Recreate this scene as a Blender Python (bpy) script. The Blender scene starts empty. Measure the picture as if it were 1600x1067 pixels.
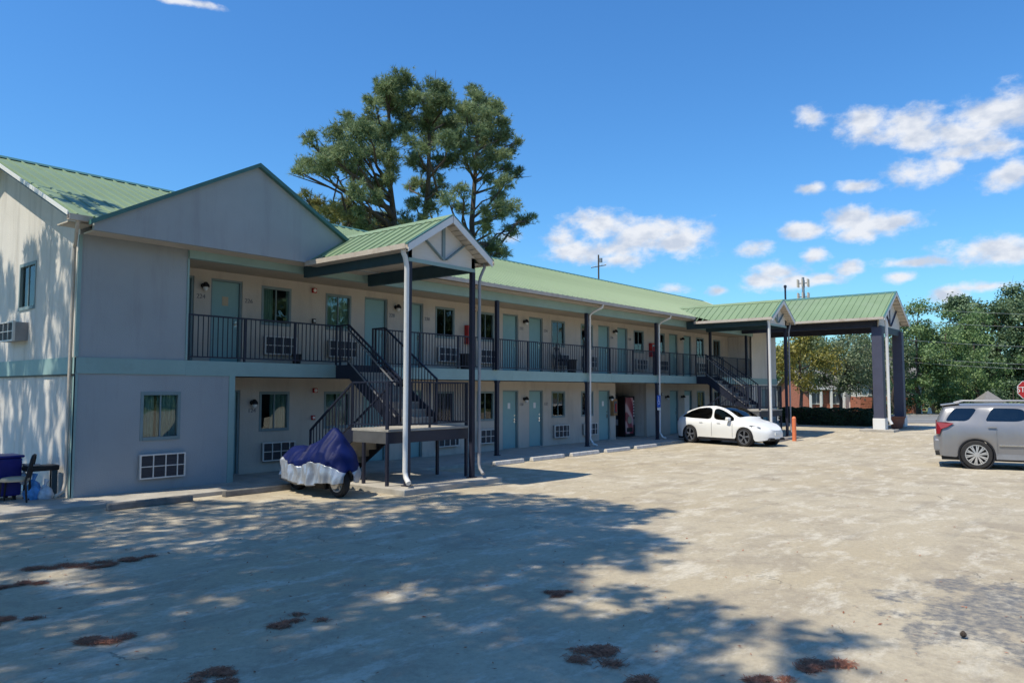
import bpy, bmesh, math, random
import numpy as np
from mathutils import Vector, Matrix
R = math.radians
S = bpy.context.scene
COL = S.collection

# ------------------------------------------------------------------ camera
FPX, HOR, VPR, EYE = 1180.0, 610.0, 1778.0, 2.12
pitch = math.atan((HOR - 533.5) / FPX)
yaw = math.atan((VPR - 800) * math.cos(pitch) / FPX)
cam = bpy.data.cameras.new('camera'); cam_ob = bpy.data.objects.new('camera', cam); COL.objects.link(cam_ob)
cam.sensor_width = 36.0; cam.lens = 36.0 * FPX / 1600.0
cam.clip_start = 0.1; cam.clip_end = 3000
fwd = Vector((math.cos(yaw) * math.cos(pitch), math.sin(yaw) * math.cos(pitch), math.sin(pitch)))
cam_ob.location = (0, 0, EYE)
cam_ob.rotation_euler = fwd.to_track_quat('-Z', 'Y').to_euler()
S.camera = cam_ob
S.render.resolution_x, S.render.resolution_y = 1024, 682

# ------------------------------------------------------------------ sky and sun
SUN = Vector((-0.491, 0.130, 0.862)).normalized()
W = bpy.data.worlds.new('World'); S.world = W; W.use_nodes = True
nt = W.node_tree; nt.nodes.clear()
def N(t, tree=None, **kw):
    n = (tree or nt).nodes.new(t)
    for k, v in kw.items(): setattr(n, k, v)
    return n
sky = N('ShaderNodeTexSky'); sky.sky_type = 'NISHITA'; sky.sun_disc = False
sky.sun_elevation = math.asin(SUN.z); sky.sun_rotation = math.atan2(SUN.x, SUN.y) % (2 * math.pi)
sky.altitude = 0; sky.air_density = 1.25; sky.dust_density = 0.25; sky.ozone_density = 2.2
hs = N('ShaderNodeHueSaturation'); hs.inputs['Saturation'].default_value = 1.12; hs.inputs['Value'].default_value = 1.0
wb = N('ShaderNodeVectorMath', operation='MULTIPLY'); wb.inputs[1].default_value = (0.61, 1.09, 1.52)   # camera white balance: a deep, clean blue
nt.links.new(sky.outputs[0], hs.inputs['Color'])
bg1 = N('ShaderNodeBackground'); bg1.inputs[1].default_value = 0.115
nt.links.new(hs.outputs[0], wb.inputs[0]); nt.links.new(wb.outputs[0], bg1.inputs[0])
# clouds: ellipses in (azimuth, elevation), torn by noise
tc = N('ShaderNodeTexCoord')
sep = N('ShaderNodeSeparateXYZ'); nt.links.new(tc.outputs['Generated'], sep.inputs[0])
az = N('ShaderNodeMath', operation='ARCTAN2'); nt.links.new(sep.outputs[1], az.inputs[0]); nt.links.new(sep.outputs[0], az.inputs[1])
el = N('ShaderNodeMath', operation='ARCSINE'); nt.links.new(sep.outputs[2], el.inputs[0])
ae = N('ShaderNodeCombineXYZ'); nt.links.new(az.outputs[0], ae.inputs[0]); nt.links.new(el.outputs[0], ae.inputs[1])
nz = N('ShaderNodeTexNoise'); nz.inputs['Scale'].default_value = 22; nz.inputs['Detail'].default_value = 8; nz.inputs['Roughness'].default_value = 0.62
mpz = N('ShaderNodeMapping'); mpz.inputs['Scale'].default_value = (1, 1.5, 1)
nt.links.new(ae.outputs[0], mpz.inputs[0]); nt.links.new(mpz.outputs[0], nz.inputs['Vector'])
# (azimuth, elevation, half width, half height) in radians
CLOUDS = [(0.3061,0.328,0.0164,0.0117),(0.2468,0.3129,0.0253,0.0158),(0.1987,0.3023,0.0301,0.0183),(0.1857,0.2897,0.0329,0.0127),(0.1467,0.2905,0.0376,0.0178),(0.1182,0.2993,0.0335,0.0188),(0.0907,0.3042,0.0295,0.021),(0.1475,0.2663,0.0283,0.0097),(0.1194,0.2674,0.0244,0.0096),(0.1903,0.2525,0.0277,0.0129),(0.1607,0.2556,0.0161,0.0099),(0.0994,0.2346,0.0236,0.0123),(0.0933,0.2385,0.0177,0.0109),(0.256,0.2428,0.0212,0.0067),(0.3104,0.2468,0.0133,0.0061),(0.2678,0.204,0.0297,0.0136),(0.2328,0.197,0.0407,0.0119),(0.2088,0.1984,0.0241,0.0103),(0.2575,0.1879,0.028,0.0083),(0.3168,0.1965,0.0222,0.0093),(0.305,0.1677,0.0175,0.0085),(0.2714,0.1469,0.0142,0.0077),(0.3765,0.1784,0.017,0.0095),(0.3503,0.1476,0.0271,0.0111),(0.362,0.1378,0.0318,0.0112),(0.3317,0.1347,0.034,0.0087),(0.2985,0.1353,0.0217,0.0062),(0.2141,0.134,0.0161,0.0067),(0.1969,0.1491,0.0327,0.0059),(0.1263,0.1589,0.036,0.0121),(0.1025,0.1515,0.0234,0.0105),(0.1656,0.11,0.0202,0.0073),(0.1248,0.1159,0.0269,0.0057),(0.423,0.1273,0.0111,0.0057),(0.6269,0.1979,0.0221,0.0133),(0.5673,0.2174,0.0403,0.0164),(0.6056,0.1851,0.0339,0.0116),(0.5634,0.1801,0.0385,0.0149),(0.5129,0.2034,0.0371,0.0163),(0.4719,0.1936,0.0373,0.0179),(0.4881,0.2065,0.0327,0.0146),(0.555,0.1716,0.05,0.01),(0.4768,0.1307,0.0179,0.0066),(1.1107,0.4507,0.03,0.004),(0.6953,0.2008,0.0154,0.01),(0.0308,0.2401,0.0372,0.0259),(0.0029,0.1507,0.0446,0.0162),(-0.0464,0.2562,0.0376,0.0241),(1.4578,0.3775,0.0294,0.0165),(-2.305,0.389,0.07,0.03),(-0.765,0.461,0.059,0.024),(1.732,0.288,0.052,0.029),(-1.862,0.226,0.097,0.032),(1.608,0.332,0.068,0.028),(2.776,0.383,0.081,0.023),(-2.332,0.417,0.071,0.024),(-3.037,0.476,0.118,0.033),(-0.72,0.441,0.076,0.022),(-1.843,0.332,0.075,0.025),(-2.954,0.298,0.069,0.026),(-2.724,0.447,0.091,0.026),(2.751,0.293,0.064,0.024),(-2.47,0.153,0.084,0.027)]
cur = None; curS = None
for (a, e, ra, re) in CLOUDS:
    m = N('ShaderNodeVectorMath', operation='MULTIPLY_ADD')
    nt.links.new(ae.outputs[0], m.inputs[0]); m.inputs[1].default_value = (1 / ra, 1 / re, 0); m.inputs[2].default_value = (-a / ra, -e / re, 0)
    l = N('ShaderNodeVectorMath', operation='LENGTH'); nt.links.new(m.outputs[0], l.inputs[0])
    if cur is None: cur = l.outputs['Value']
    else:
        mn = N('ShaderNodeMath', operation='SMOOTH_MIN'); mn.inputs[2].default_value = 0.35
        nt.links.new(cur, mn.inputs[0]); nt.links.new(l.outputs['Value'], mn.inputs[1]); cur = mn.outputs[0]
ad = N('ShaderNodeMath', operation='MULTIPLY_ADD'); nt.links.new(nz.outputs[0], ad.inputs[0]); ad.inputs[1].default_value = -3.4
nt.links.new(cur, ad.inputs[2])
mk = N('ShaderNodeMapRange', interpolation_type='SMOOTHSTEP')
mk.inputs[1].default_value = -0.15; mk.inputs[2].default_value = -1.35; mk.inputs[3].default_value = 0; mk.inputs[4].default_value = 0.97
nt.links.new(ad.outputs[0], mk.inputs[0])
nz2 = N('ShaderNodeTexNoise'); nz2.inputs['Scale'].default_value = 30; nz2.inputs['Detail'].default_value = 4
mp2 = N('ShaderNodeMapping'); mp2.inputs['Location'].default_value = (3, 0.012, 0); mp2.inputs['Scale'].default_value = (1, 1.6, 1)
nt.links.new(ae.outputs[0], mp2.inputs[0]); nt.links.new(mp2.outputs[0], nz2.inputs['Vector'])
cr = N('ShaderNodeMix', data_type='RGBA'); cr.inputs[6].default_value = (0.62, 0.69, 0.82, 1); cr.inputs[7].default_value = (0.90, 0.93, 0.99, 1)
mr2 = N('ShaderNodeMapRange'); mr2.inputs[1].default_value = 0.36; mr2.inputs[2].default_value = 0.56
nt.links.new(nz2.outputs[0], mr2.inputs[0]); nt.links.new(mr2.outputs[0], cr.inputs[0])
bg2 = N('ShaderNodeBackground'); bg2.inputs[1].default_value = 0.95; nt.links.new(cr.outputs[2], bg2.inputs[0])
mx = N('ShaderNodeMixShader'); nt.links.new(mk.outputs[0], mx.inputs[0]); nt.links.new(bg1.outputs[0], mx.inputs[1]); nt.links.new(bg2.outputs[0], mx.inputs[2])
wo = N('ShaderNodeOutputWorld'); nt.links.new(mx.outputs[0], wo.inputs[0])
W.cycles.sampling_method = 'MANUAL'; W.cycles.sample_map_resolution = 512

sl = bpy.data.lights.new('sun', 'SUN'); sl.energy = 5.0; sl.angle = R(0.55); sl.color = (1.0, 0.925, 0.77)
so = bpy.data.objects.new('sun', sl); COL.objects.link(so); so.rotation_euler = SUN.to_track_quat('Z', 'Y').to_euler(); so.location = (-30, 8, 50)
S.view_settings.view_transform = 'Standard'; S.view_settings.look = 'None'; S.view_settings.exposure = 0.0; S.view_settings.gamma = 1.0
S.view_settings.use_curve_mapping = False
S.cycles.max_bounces = 6; S.cycles.diffuse_bounces = 3; S.cycles.transparent_max_bounces = 8

# ------------------------------------------------------------------ materials
def mat(name, col, rough=0.8, metal=0.0, var=0.12, scale=3.0, bump=0.0, bscale=60.0, stretch=(1, 1, 1), dirt=None, island=0.0, spec=0.4):
    m = bpy.data.materials.new(name); m.use_nodes = True; t = m.node_tree; b = t.nodes['Principled BSDF']
    b.inputs['Roughness'].default_value = rough; b.inputs['Metallic'].default_value = metal
    b.inputs['Specular IOR Level'].default_value = spec
    c = N('ShaderNodeTexCoord', t); mp = N('ShaderNodeMapping', t); mp.inputs['Scale'].default_value = stretch
    t.links.new(c.outputs['Object'], mp.inputs[0])
    n = N('ShaderNodeTexNoise', t); n.inputs['Scale'].default_value = scale; n.inputs['Detail'].default_value = 6; n.inputs['Roughness'].default_value = 0.62
    t.links.new(mp.outputs[0], n.inputs['Vector'])
    mr = N('ShaderNodeMapRange', t); mr.inputs[1].default_value = 0.3; mr.inputs[2].default_value = 0.7; t.links.new(n.outputs[0], mr.inputs[0])
    x = N('ShaderNodeMix', t, data_type='RGBA')
    x.inputs[6].default_value = tuple(max(0, q * (1 - var)) for q in col) + (1,)
    x.inputs[7].default_value = tuple(min(1, q * (1 + var)) for q in col) + (1,)
    t.links.new(mr.outputs[0], x.inputs[0]); out = x.outputs[2]
    if dirt:
        n2 = N('ShaderNodeTexNoise', t); n2.inputs['Scale'].default_value = dirt[1]; n2.inputs['Detail'].default_value = 8; n2.inputs['Roughness'].default_value = 0.7
        mp3 = N('ShaderNodeMapping', t); mp3.inputs['Scale'].default_value = dirt[3] if len(dirt) > 3 else (1, 1, 1)
        t.links.new(c.outputs['Object'], mp3.inputs[0]); t.links.new(mp3.outputs[0], n2.inputs['Vector'])
        r2 = N('ShaderNodeMapRange', t); r2.inputs[1].default_value = 0.50; r2.inputs[2].default_value = 0.72; r2.inputs[4].default_value = dirt[2]
        t.links.new(n2.outputs[0], r2.inputs[0])
        y = N('ShaderNodeMix', t, data_type='RGBA'); y.inputs[7].default_value = dirt[0] + (1,)
        t.links.new(r2.outputs[0], y.inputs[0]); t.links.new(out, y.inputs[6]); out = y.outputs[2]
    if island:
        g = N('ShaderNodeNewGeometry', t); r3 = N('ShaderNodeMapRange', t); r3.inputs[3].default_value = 1 - island; r3.inputs[4].default_value = 1 + island
        t.links.new(g.outputs['Random Per Island'], r3.inputs[0])
        vm = N('ShaderNodeVectorMath', t, operation='SCALE'); t.links.new(out, vm.inputs[0]); t.links.new(r3.outputs[0], vm.inputs['Scale']); out = vm.outputs[0]
    t.links.new(out, b.inputs['Base Color'])
    if bump:
        n4 = N('ShaderNodeTexNoise', t); n4.inputs['Scale'].default_value = bscale; n4.inputs['Detail'].default_value = 5
        t.links.new(c.outputs['Object'], n4.inputs['Vector'])
        bp = N('ShaderNodeBump', t); bp.inputs['Strength'].default_value = bump; bp.inputs['Distance'].default_value = 0.02
        t.links.new(n4.outputs[0], bp.inputs['Height']); t.links.new(bp.outputs[0], b.inputs['Normal'])
    return m
def foliage_mat(name, c1, c2, trans=0.3, scale=0.6):
    m = bpy.data.materials.new(name); m.use_nodes = True; t = m.node_tree; t.nodes.clear()
    c = N('ShaderNodeTexCoord', t); n = N('ShaderNodeTexNoise', t); n.inputs['Scale'].default_value = scale; n.inputs['Detail'].default_value = 4
    t.links.new(c.outputs['Object'], n.inputs['Vector'])
    g = N('ShaderNodeNewGeometry', t)
    a = N('ShaderNodeMath', t, operation='MULTIPLY_ADD'); t.links.new(g.outputs['Random Per Island'], a.inputs[0]); a.inputs[1].default_value = 0.75
    mr = N('ShaderNodeMapRange', t); mr.inputs[1].default_value = 0.35; mr.inputs[2].default_value = 0.65; mr.inputs[3].default_value = -0.15; mr.inputs[4].default_value = 0.45
    t.links.new(n.outputs[0], mr.inputs[0]); t.links.new(mr.outputs[0], a.inputs[2])
    x = N('ShaderNodeMix', t, data_type='RGBA'); x.inputs[6].default_value = c1 + (1,); x.inputs[7].default_value = c2 + (1,)
    t.links.new(a.outputs[0], x.inputs[0])
    d = N('ShaderNodeBsdfDiffuse', t); tr = N('ShaderNodeBsdfTranslucent', t); gl = N('ShaderNodeBsdfGlossy', t); gl.inputs['Roughness'].default_value = 0.5
    gl.inputs['Color'].default_value = (0.5, 0.55, 0.5, 1)
    t.links.new(x.outputs[2], d.inputs[0]); t.links.new(x.outputs[2], tr.inputs[0])
    m1 = N('ShaderNodeMixShader', t); m1.inputs[0].default_value = trans; t.links.new(d.outputs[0], m1.inputs[1]); t.links.new(tr.outputs[0], m1.inputs[2])
    m2 = N('ShaderNodeMixShader', t); m2.inputs[0].default_value = 0.06; t.links.new(m1.outputs[0], m2.inputs[1]); t.links.new(gl.outputs[0], m2.inputs[2])
    o = N('ShaderNodeOutputMaterial', t); t.links.new(m2.outputs[0], o.inputs[0])
    return m
def glass_mat(name, tint=(0.75, 0.85, 0.85), refl=0.10):
    m = bpy.data.materials.new(name); m.use_nodes = True; t = m.node_tree; t.nodes.clear()
    tr = N('ShaderNodeBsdfTransparent', t); tr.inputs[0].default_value = tint + (1,)
    gl = N('ShaderNodeBsdfGlossy', t); gl.inputs['Roughness'].default_value = 0.02
    c = N('ShaderNodeTexCoord', t); n = N('ShaderNodeTexNoise', t); n.inputs['Scale'].default_value = 1.5
    bp = N('ShaderNodeBump', t); bp.inputs['Strength'].default_value = 0.06; bp.inputs['Distance'].default_value = 0.05
    t.links.new(c.outputs['Object'], n.inputs['Vector']); t.links.new(n.outputs[0], bp.inputs['Height']); t.links.new(bp.outputs[0], gl.inputs['Normal'])
    f = N('ShaderNodeFresnel', t); f.inputs[0].default_value = 1.5
    ad = N('ShaderNodeMath', t, operation='ADD'); ad.inputs[1].default_value = refl; ad.use_clamp = True; t.links.new(f.outputs[0], ad.inputs[0])
    x = N('ShaderNodeMixShader', t); t.links.new(ad.outputs[0], x.inputs[0]); t.links.new(tr.outputs[0], x.inputs[1]); t.links.new(gl.outputs[0], x.inputs[2])
    o = N('ShaderNodeOutputMaterial', t); t.links.new(x.outputs[0], o.inputs[0])
    return m
M = {}
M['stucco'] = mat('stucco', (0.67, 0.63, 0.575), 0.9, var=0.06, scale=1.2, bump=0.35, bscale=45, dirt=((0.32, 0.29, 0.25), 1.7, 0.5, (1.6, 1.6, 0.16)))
M['stucco_porch_shade'] = mat('stucco_porch_shade', (0.54, 0.49, 0.42), 0.9, var=0.06, scale=1.2, bump=0.35, bscale=45, dirt=((0.28, 0.25, 0.22), 1.4, 0.4, (1.2, 1.2, 0.25)))  # wall stucco darkened for the recess: its shade is put into the colour
M['stucco_front_shade'] = mat('stucco_front_shade', (0.35, 0.375, 0.385), 0.9, var=0.06, scale=0.8, bump=0.3, bscale=45, dirt=((0.24, 0.24, 0.245), 1.3, 0.45, (1.6, 1.6, 0.18)))  # wall stucco darkened and blued: the front's shade is in the colour
M['band'] = mat('teal_trim', (0.27, 0.40, 0.38), 0.6, var=0.10, scale=1.5, dirt=((0.18, 0.22, 0.20), 3, 0.4))
M['trim'] = mat('window_trim', (0.20, 0.27, 0.28), 0.6, var=0.08)
M['door'] = mat('door_paint', (0.24, 0.42, 0.42), 0.5, var=0.08, scale=1.0, dirt=((0.14, 0.22, 0.24), 2.0, 0.3))
M['darkteal'] = mat('dark_teal_paint', (0.028, 0.065, 0.085), 0.6, var=0.15)
M['post'] = mat('dark_post_paint', (0.022, 0.024, 0.042), 0.55, var=0.2, scale=4)
M['rail'] = mat('railing_paint', (0.018, 0.022, 0.04), 0.5, var=0.15)
M['roof'] = mat('green_metal_roof', (0.205, 0.285, 0.155), 0.5, metal=0.0, var=0.10, scale=0.7, dirt=((0.28, 0.33, 0.23), 0.8, 0.4, (1, 0.5, 1)))
M['ridge'] = mat('ridge_cap', (0.06, 0.16, 0.15), 0.5)
M['white'] = mat('white_trim', (0.74, 0.73, 0.70), 0.5, var=0.05, dirt=((0.4, 0.36, 0.3), 3, 0.25))
M['gutter'] = mat('gutter', (0.50, 0.44, 0.37), 0.6, var=0.12, dirt=((0.28, 0.18, 0.12), 2.0, 0.6))
M['soffit'] = mat('soffit', (0.52, 0.46, 0.38), 0.8, var=0.06)
M['ceiling'] = mat('walkway_ceiling', (0.42, 0.36, 0.28), 0.9, var=0.1)
M['concrete'] = mat('concrete', (0.40, 0.37, 0.32), 0.9, var=0.18, scale=2.5, bump=0.4, bscale=30, dirt=((0.2, 0.18, 0.15), 1.3, 0.5))
M['wheelstop'] = mat('wheel_stop_concrete', (0.58, 0.55, 0.50), 0.9, var=0.15, scale=5, bump=0.4, bscale=40, dirt=((0.25, 0.22, 0.2), 4, 0.5))
M['ac'] = mat('unit_plastic', (0.66, 0.64, 0.60), 0.5, var=0.06)
M['acdark'] = mat('unit_grille', (0.05, 0.055, 0.07), 0.6, var=0.3, scale=40, stretch=(0.1, 0.1, 3))
M['glass'] = glass_mat('window_glass', refl=0.03)
M['darkconcrete'] = mat('weathered_shaded_concrete', (0.17, 0.16, 0.145), 0.9, var=0.3, scale=5, bump=0.4, bscale=40)  # weathered wheel stops, with their shade also put into the colour
M['carglass'] = glass_mat('car_glass', (0.10, 0.12, 0.13), 0.06)
M['curtain'] = mat('curtain', (0.46, 0.56, 0.47), 0.9, var=0.12, scale=2, stretch=(6, 1, 0.6))
M['black'] = mat('black_plastic', (0.012, 0.012, 0.015), 0.5, var=0.2)
M['rubber'] = mat('rubber', (0.025, 0.024, 0.024), 0.85, var=0.25, scale=12)
M['alloy'] = mat('wheel_alloy', (0.62, 0.61, 0.60), 0.3, metal=0.7, var=0.06)
M['darkalloy'] = mat('dark_wheel_cover', (0.16, 0.17, 0.19), 0.4, metal=0.3, var=0.1)
M['evpaint'] = mat('white_car_paint', (0.80, 0.80, 0.78), 0.22, var=0.02, spec=0.6)
M['suvpaint'] = mat('silver_car_paint', (0.25, 0.25, 0.26), 0.33, metal=0.4, var=0.06, scale=1.5, dirt=((0.35, 0.31, 0.26), 2.5, 0.3))
M['redlamp'] = mat('red_lamp', (0.22, 0.012, 0.02), 0.2, var=0.1)
M['headlamp'] = mat('head_lamp', (0.14, 0.15, 0.16), 0.1, var=0.2)
M['navy'] = mat('navy_cover', (0.002, 0.009, 0.075), 0.6, spec=0.2, var=0.2, scale=3, bump=0.25, bscale=9)
M['silver'] = mat('silver_cover', (0.38, 0.41, 0.46), 0.36, metal=0.45, var=0.12, scale=3, bump=0.4, bscale=9)
M['orange'] = mat('orange_paint', (0.75, 0.20, 0.08), 0.6, var=0.1, dirt=((0.45, 0.2, 0.12), 6, 0.4))
M['column'] = mat('column_paint', (0.060, 0.064, 0.10), 0.6, var=0.12)
M['brick'] = mat('brick_face', (0.36, 0.13, 0.08), 0.9, var=0.25, scale=6)
M['siding'] = mat('pale_siding', (0.62, 0.60, 0.55), 0.8, var=0.06, stretch=(1, 1, 12))
M['shingle'] = mat('grey_roofing', (0.20, 0.19, 0.18), 0.9, var=0.15, scale=8)
M['bark'] = mat('bark', (0.085, 0.065, 0.05), 0.95, var=0.35, scale=9, bump=0.8, bscale=18, stretch=(1, 1, 0.25))
M['straw'] = mat('pine_straw', (0.33, 0.13, 0.07), 0.95, var=0.4, scale=15, island=0.4)
M['metal'] = mat('grey_metal', (0.30, 0.30, 0.31), 0.5, metal=0.5)
M['numeral'] = mat('numeral', (0.19, 0.19, 0.20), 0.6)
M['greypipe'] = mat('grey_pipe', (0.30, 0.29, 0.29), 0.6)
M['wire'] = mat('wire', (0.35, 0.36, 0.36), 0.6)
M['greypaint'] = mat('grey_metal_paint', (0.10, 0.10, 0.10), 0.6, var=0.15, scale=4)
M['chrome'] = mat('bright_metal', (0.7, 0.7, 0.7), 0.2, metal=1.0)
M['red'] = mat('red_paint', (0.45, 0.03, 0.03), 0.4, var=0.08)
M['blue'] = mat('blue_paint', (0.03, 0.12, 0.50), 0.4, var=0.08)
M['bluetarp'] = mat('deep_blue_plastic', (0.012, 0.012, 0.16), 0.4, var=0.2)
M['bluebag'] = mat('blue_bag_film', (0.10, 0.30, 0.62), 0.3, var=0.35, scale=9, bump=0.5, bscale=14)
M['whitebag'] = mat('pale_bag_film', (0.55, 0.60, 0.66), 0.35, var=0.25, scale=9, bump=0.5, bscale=14)
M['cushion'] = mat('beige_cushion', (0.45, 0.38, 0.27), 0.8, var=0.1)
M['paper'] = mat('paper', (0.78, 0.78, 0.75), 0.8, var=0.04)
M['wood'] = mat('varnished_wood', (0.32, 0.17, 0.07), 0.6, var=0.2, scale=6)
M['terracotta'] = mat('terracotta', (0.22, 0.10, 0.07), 0.8, var=0.15)
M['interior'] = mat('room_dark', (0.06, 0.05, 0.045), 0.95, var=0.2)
M['hedge'] = foliage_mat('hedge_leaves', (0.018, 0.040, 0.020), (0.05, 0.10, 0.04))
M['pine'] = foliage_mat('pine_needles', (0.06, 0.11, 0.045), (0.38, 0.45, 0.22), 0.35, 0.5)
M['pineyellow'] = foliage_mat('pine_needles_yellow', (0.12, 0.14, 0.04), (0.46, 0.42, 0.15), 0.25, 0.5)
M['leafA'] = foliage_mat('leaves_mid_green', (0.05, 0.11, 0.03), (0.29, 0.40, 0.15), 0.35, 0.35)
M['leafB'] = foliage_mat('leaves_dark_green', (0.04, 0.08, 0.035), (0.20, 0.28, 0.14), 0.3, 0.3)
M['leafC'] = foliage_mat('leaves_yellowing', (0.12, 0.14, 0.03), (0.48, 0.38, 0.07), 0.35, 0.3)
M['leafD'] = foliage_mat('leaves_pale_green', (0.06, 0.11, 0.035), (0.30, 0.34, 0.20), 0.35, 0.5)
M['grass'] = mat('grass', (0.12, 0.15, 0.05), 0.95, var=0.4, scale=1.5, bump=0.8, bscale=20, dirt=((0.28, 0.22, 0.14), 0.4, 0.7))
M['asphalt'] = mat('asphalt', (0.20, 0.20, 0.195), 0.9, var=0.15, scale=1.2, bump=0.4, bscale=50)

def ground_mat():
    m = bpy.data.materials.new('old_lot_surface'); m.use_nodes = True; t = m.node_tree; b = t.nodes['Principled BSDF']
    L = t.links.new
    c = N('ShaderNodeTexCoord', t); b.inputs['Roughness'].default_value = 0.92; b.inputs['Specular IOR Level'].default_value = 0.25
    def noise(scale, det=6, rough=0.6, st=(1, 1, 1), loc=(0, 0, 0), dist=0.0):
        mp = N('ShaderNodeMapping', t); mp.inputs['Scale'].default_value = st; mp.inputs['Location'].default_value = loc
        L(c.outputs['Object'], mp.inputs[0])
        n = N('ShaderNodeTexNoise', t); n.inputs['Scale'].default_value = scale; n.inputs['Detail'].default_value = det; n.inputs['Roughness'].default_value = rough
        n.inputs['Distortion'].default_value = dist
        L(mp.outputs[0], n.inputs['Vector']); return n.outputs[0]
    def mrange(x, a, b_, lo=0.0, hi=1.0):
        r = N('ShaderNodeMapRange', t); r.inputs[1].default_value = a; r.inputs[2].default_value = b_; r.inputs[3].default_value = lo; r.inputs[4].default_value = hi
        L(x, r.inputs[0]); return r.outputs[0]
    def mixc(f, a, bb):
        x = N('ShaderNodeMix', t, data_type='RGBA'); L(f, x.inputs[0])
        for k, v in ((6, a), (7, bb)):
            if isinstance(v, tuple): x.inputs[k].default_value = v + (1,)
            else: L(v, x.inputs[k])
        return x.outputs[2]
    base = mixc(mrange(noise(0.22, 5, 0.55), 0.38, 0.62), (0.445, 0.37, 0.25), (0.49, 0.425, 0.31))
    base = mixc(mrange(noise(0.9, 8, 0.72, dist=0.4), 0.48, 0.62, 0, 0.75), base, (0.33, 0.275, 0.20))       # worn dark film
    base = mixc(mrange(noise(1.7, 9, 0.75, (0.6, 1.3, 1), (7, 3, 0)), 0.51, 0.62, 0, 0.7), base, (0.64, 0.58, 0.46))   # pale scuffed aggregate
    base = mixc(mrange(noise(14, 5, 0.7), 0.45, 0.75, 0, 0.5), base, (0.25, 0.21, 0.16))
    base = mixc(mrange(noise(60, 3, 0.7), 0.55, 0.8, 0, 0.5), base, (0.55, 0.52, 0.47))
    base = mixc(mrange(noise(2.3, 3, 0.5, loc=(31, 7, 0)), 0.66, 0.74, 0, 0.4), base, (0.16, 0.14, 0.12))      # oil drips
    base = mixc(mrange(noise(0.8, 4, 0.6, (0.25, 2.2, 1), (3, 11, 0)), 0.60, 0.70, 0, 0.3), base, (0.22, 0.20, 0.17))   # tyre-rubbed streaks
    # asphalt patch near the right foreground, torn edge
    g = N('ShaderNodeVectorMath', t, operation='DISTANCE'); L(c.outputs['Object'], g.inputs[0]); g.inputs[1].default_value = (8.7, 0.4, 0)
    e = N('ShaderNodeMath', t, operation='MULTIPLY_ADD'); L(noise(1.6, 8, 0.7), e.inputs[0]); e.inputs[1].default_value = 4.5; L(g.outputs['Value'], e.inputs[2])
    pf = mrange(e.outputs[0], 3.9, 3.55)
    pf2 = N('ShaderNodeMath', t, operation='MULTIPLY'); L(pf, pf2.inputs[0]); L(mrange(noise(9, 6, 0.7), 0.35, 0.6, 0.25, 1), pf2.inputs[1])
    base = mixc(pf2.outputs[0], base, (0.15, 0.15, 0.15))
    # cracks
    v = N('ShaderNodeTexVoronoi', t, feature='DISTANCE_TO_EDGE'); v.inputs['Scale'].default_value = 0.23
    vm = N('ShaderNodeMapping', t); L(c.outputs['Object'], vm.inputs[0])
    dn = N('ShaderNodeTexNoise', t); dn.inputs['Scale'].default_value = 1.3; dn.inputs['Detail'].default_value = 6; L(c.outputs['Object'], dn.inputs['Vector'])
    va = N('ShaderNodeVectorMath', t, operation='SCALE'); L(dn.outputs['Color'], va.inputs[0]); va.inputs['Scale'].default_value = 1.6
    vs = N('ShaderNodeVectorMath', t, operation='ADD'); L(vm.outputs[0], vs.inputs[0]); L(va.outputs[0], vs.inputs[1]); L(vs.outputs[0], v.inputs['Vector'])
    ck = mrange(v.outputs['Distance'], 0.0, 0.0045, 1, 0)
    ckm = N('ShaderNodeMath', t, operation='MULTIPLY'); L(ck, ckm.inputs[0]); L(mrange(noise(0.5, 3), 0.50, 0.66, 0, .8), ckm.inputs[1])
    base = mixc(ckm.outputs[0], base, (0.10, 0.09, 0.075))
    L(base, b.inputs['Base Color'])
    h = N('ShaderNodeMath', t, operation='MULTIPLY_ADD'); L(noise(35, 6, 0.75), h.inputs[0]); h.inputs[1].default_value = 0.5
    h2 = N('ShaderNodeMath', t, operation='MULTIPLY_ADD'); L(noise(2.2, 6, 0.7), h2.inputs[0]); h2.inputs[1].default_value = 1.2; L(h.outputs[0], h.inputs[2]) if False else None
    L(h.outputs[0], h2.inputs[2])
    h3 = N('ShaderNodeMath', t, operation='MULTIPLY_ADD'); L(ckm.outputs[0], h3.inputs[0]); h3.inputs[1].default_value = -0.8; L(h2.outputs[0], h3.inputs[2])
    bp = N('ShaderNodeBump', t); bp.inputs['Strength'].default_value = 0.55; bp.inputs['Distance'].default_value = 0.03
    L(h3.outputs[0], bp.inputs['Height']); L(bp.outputs[0], b.inputs['Normal'])
    return m
M['lot'] = ground_mat()

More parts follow.
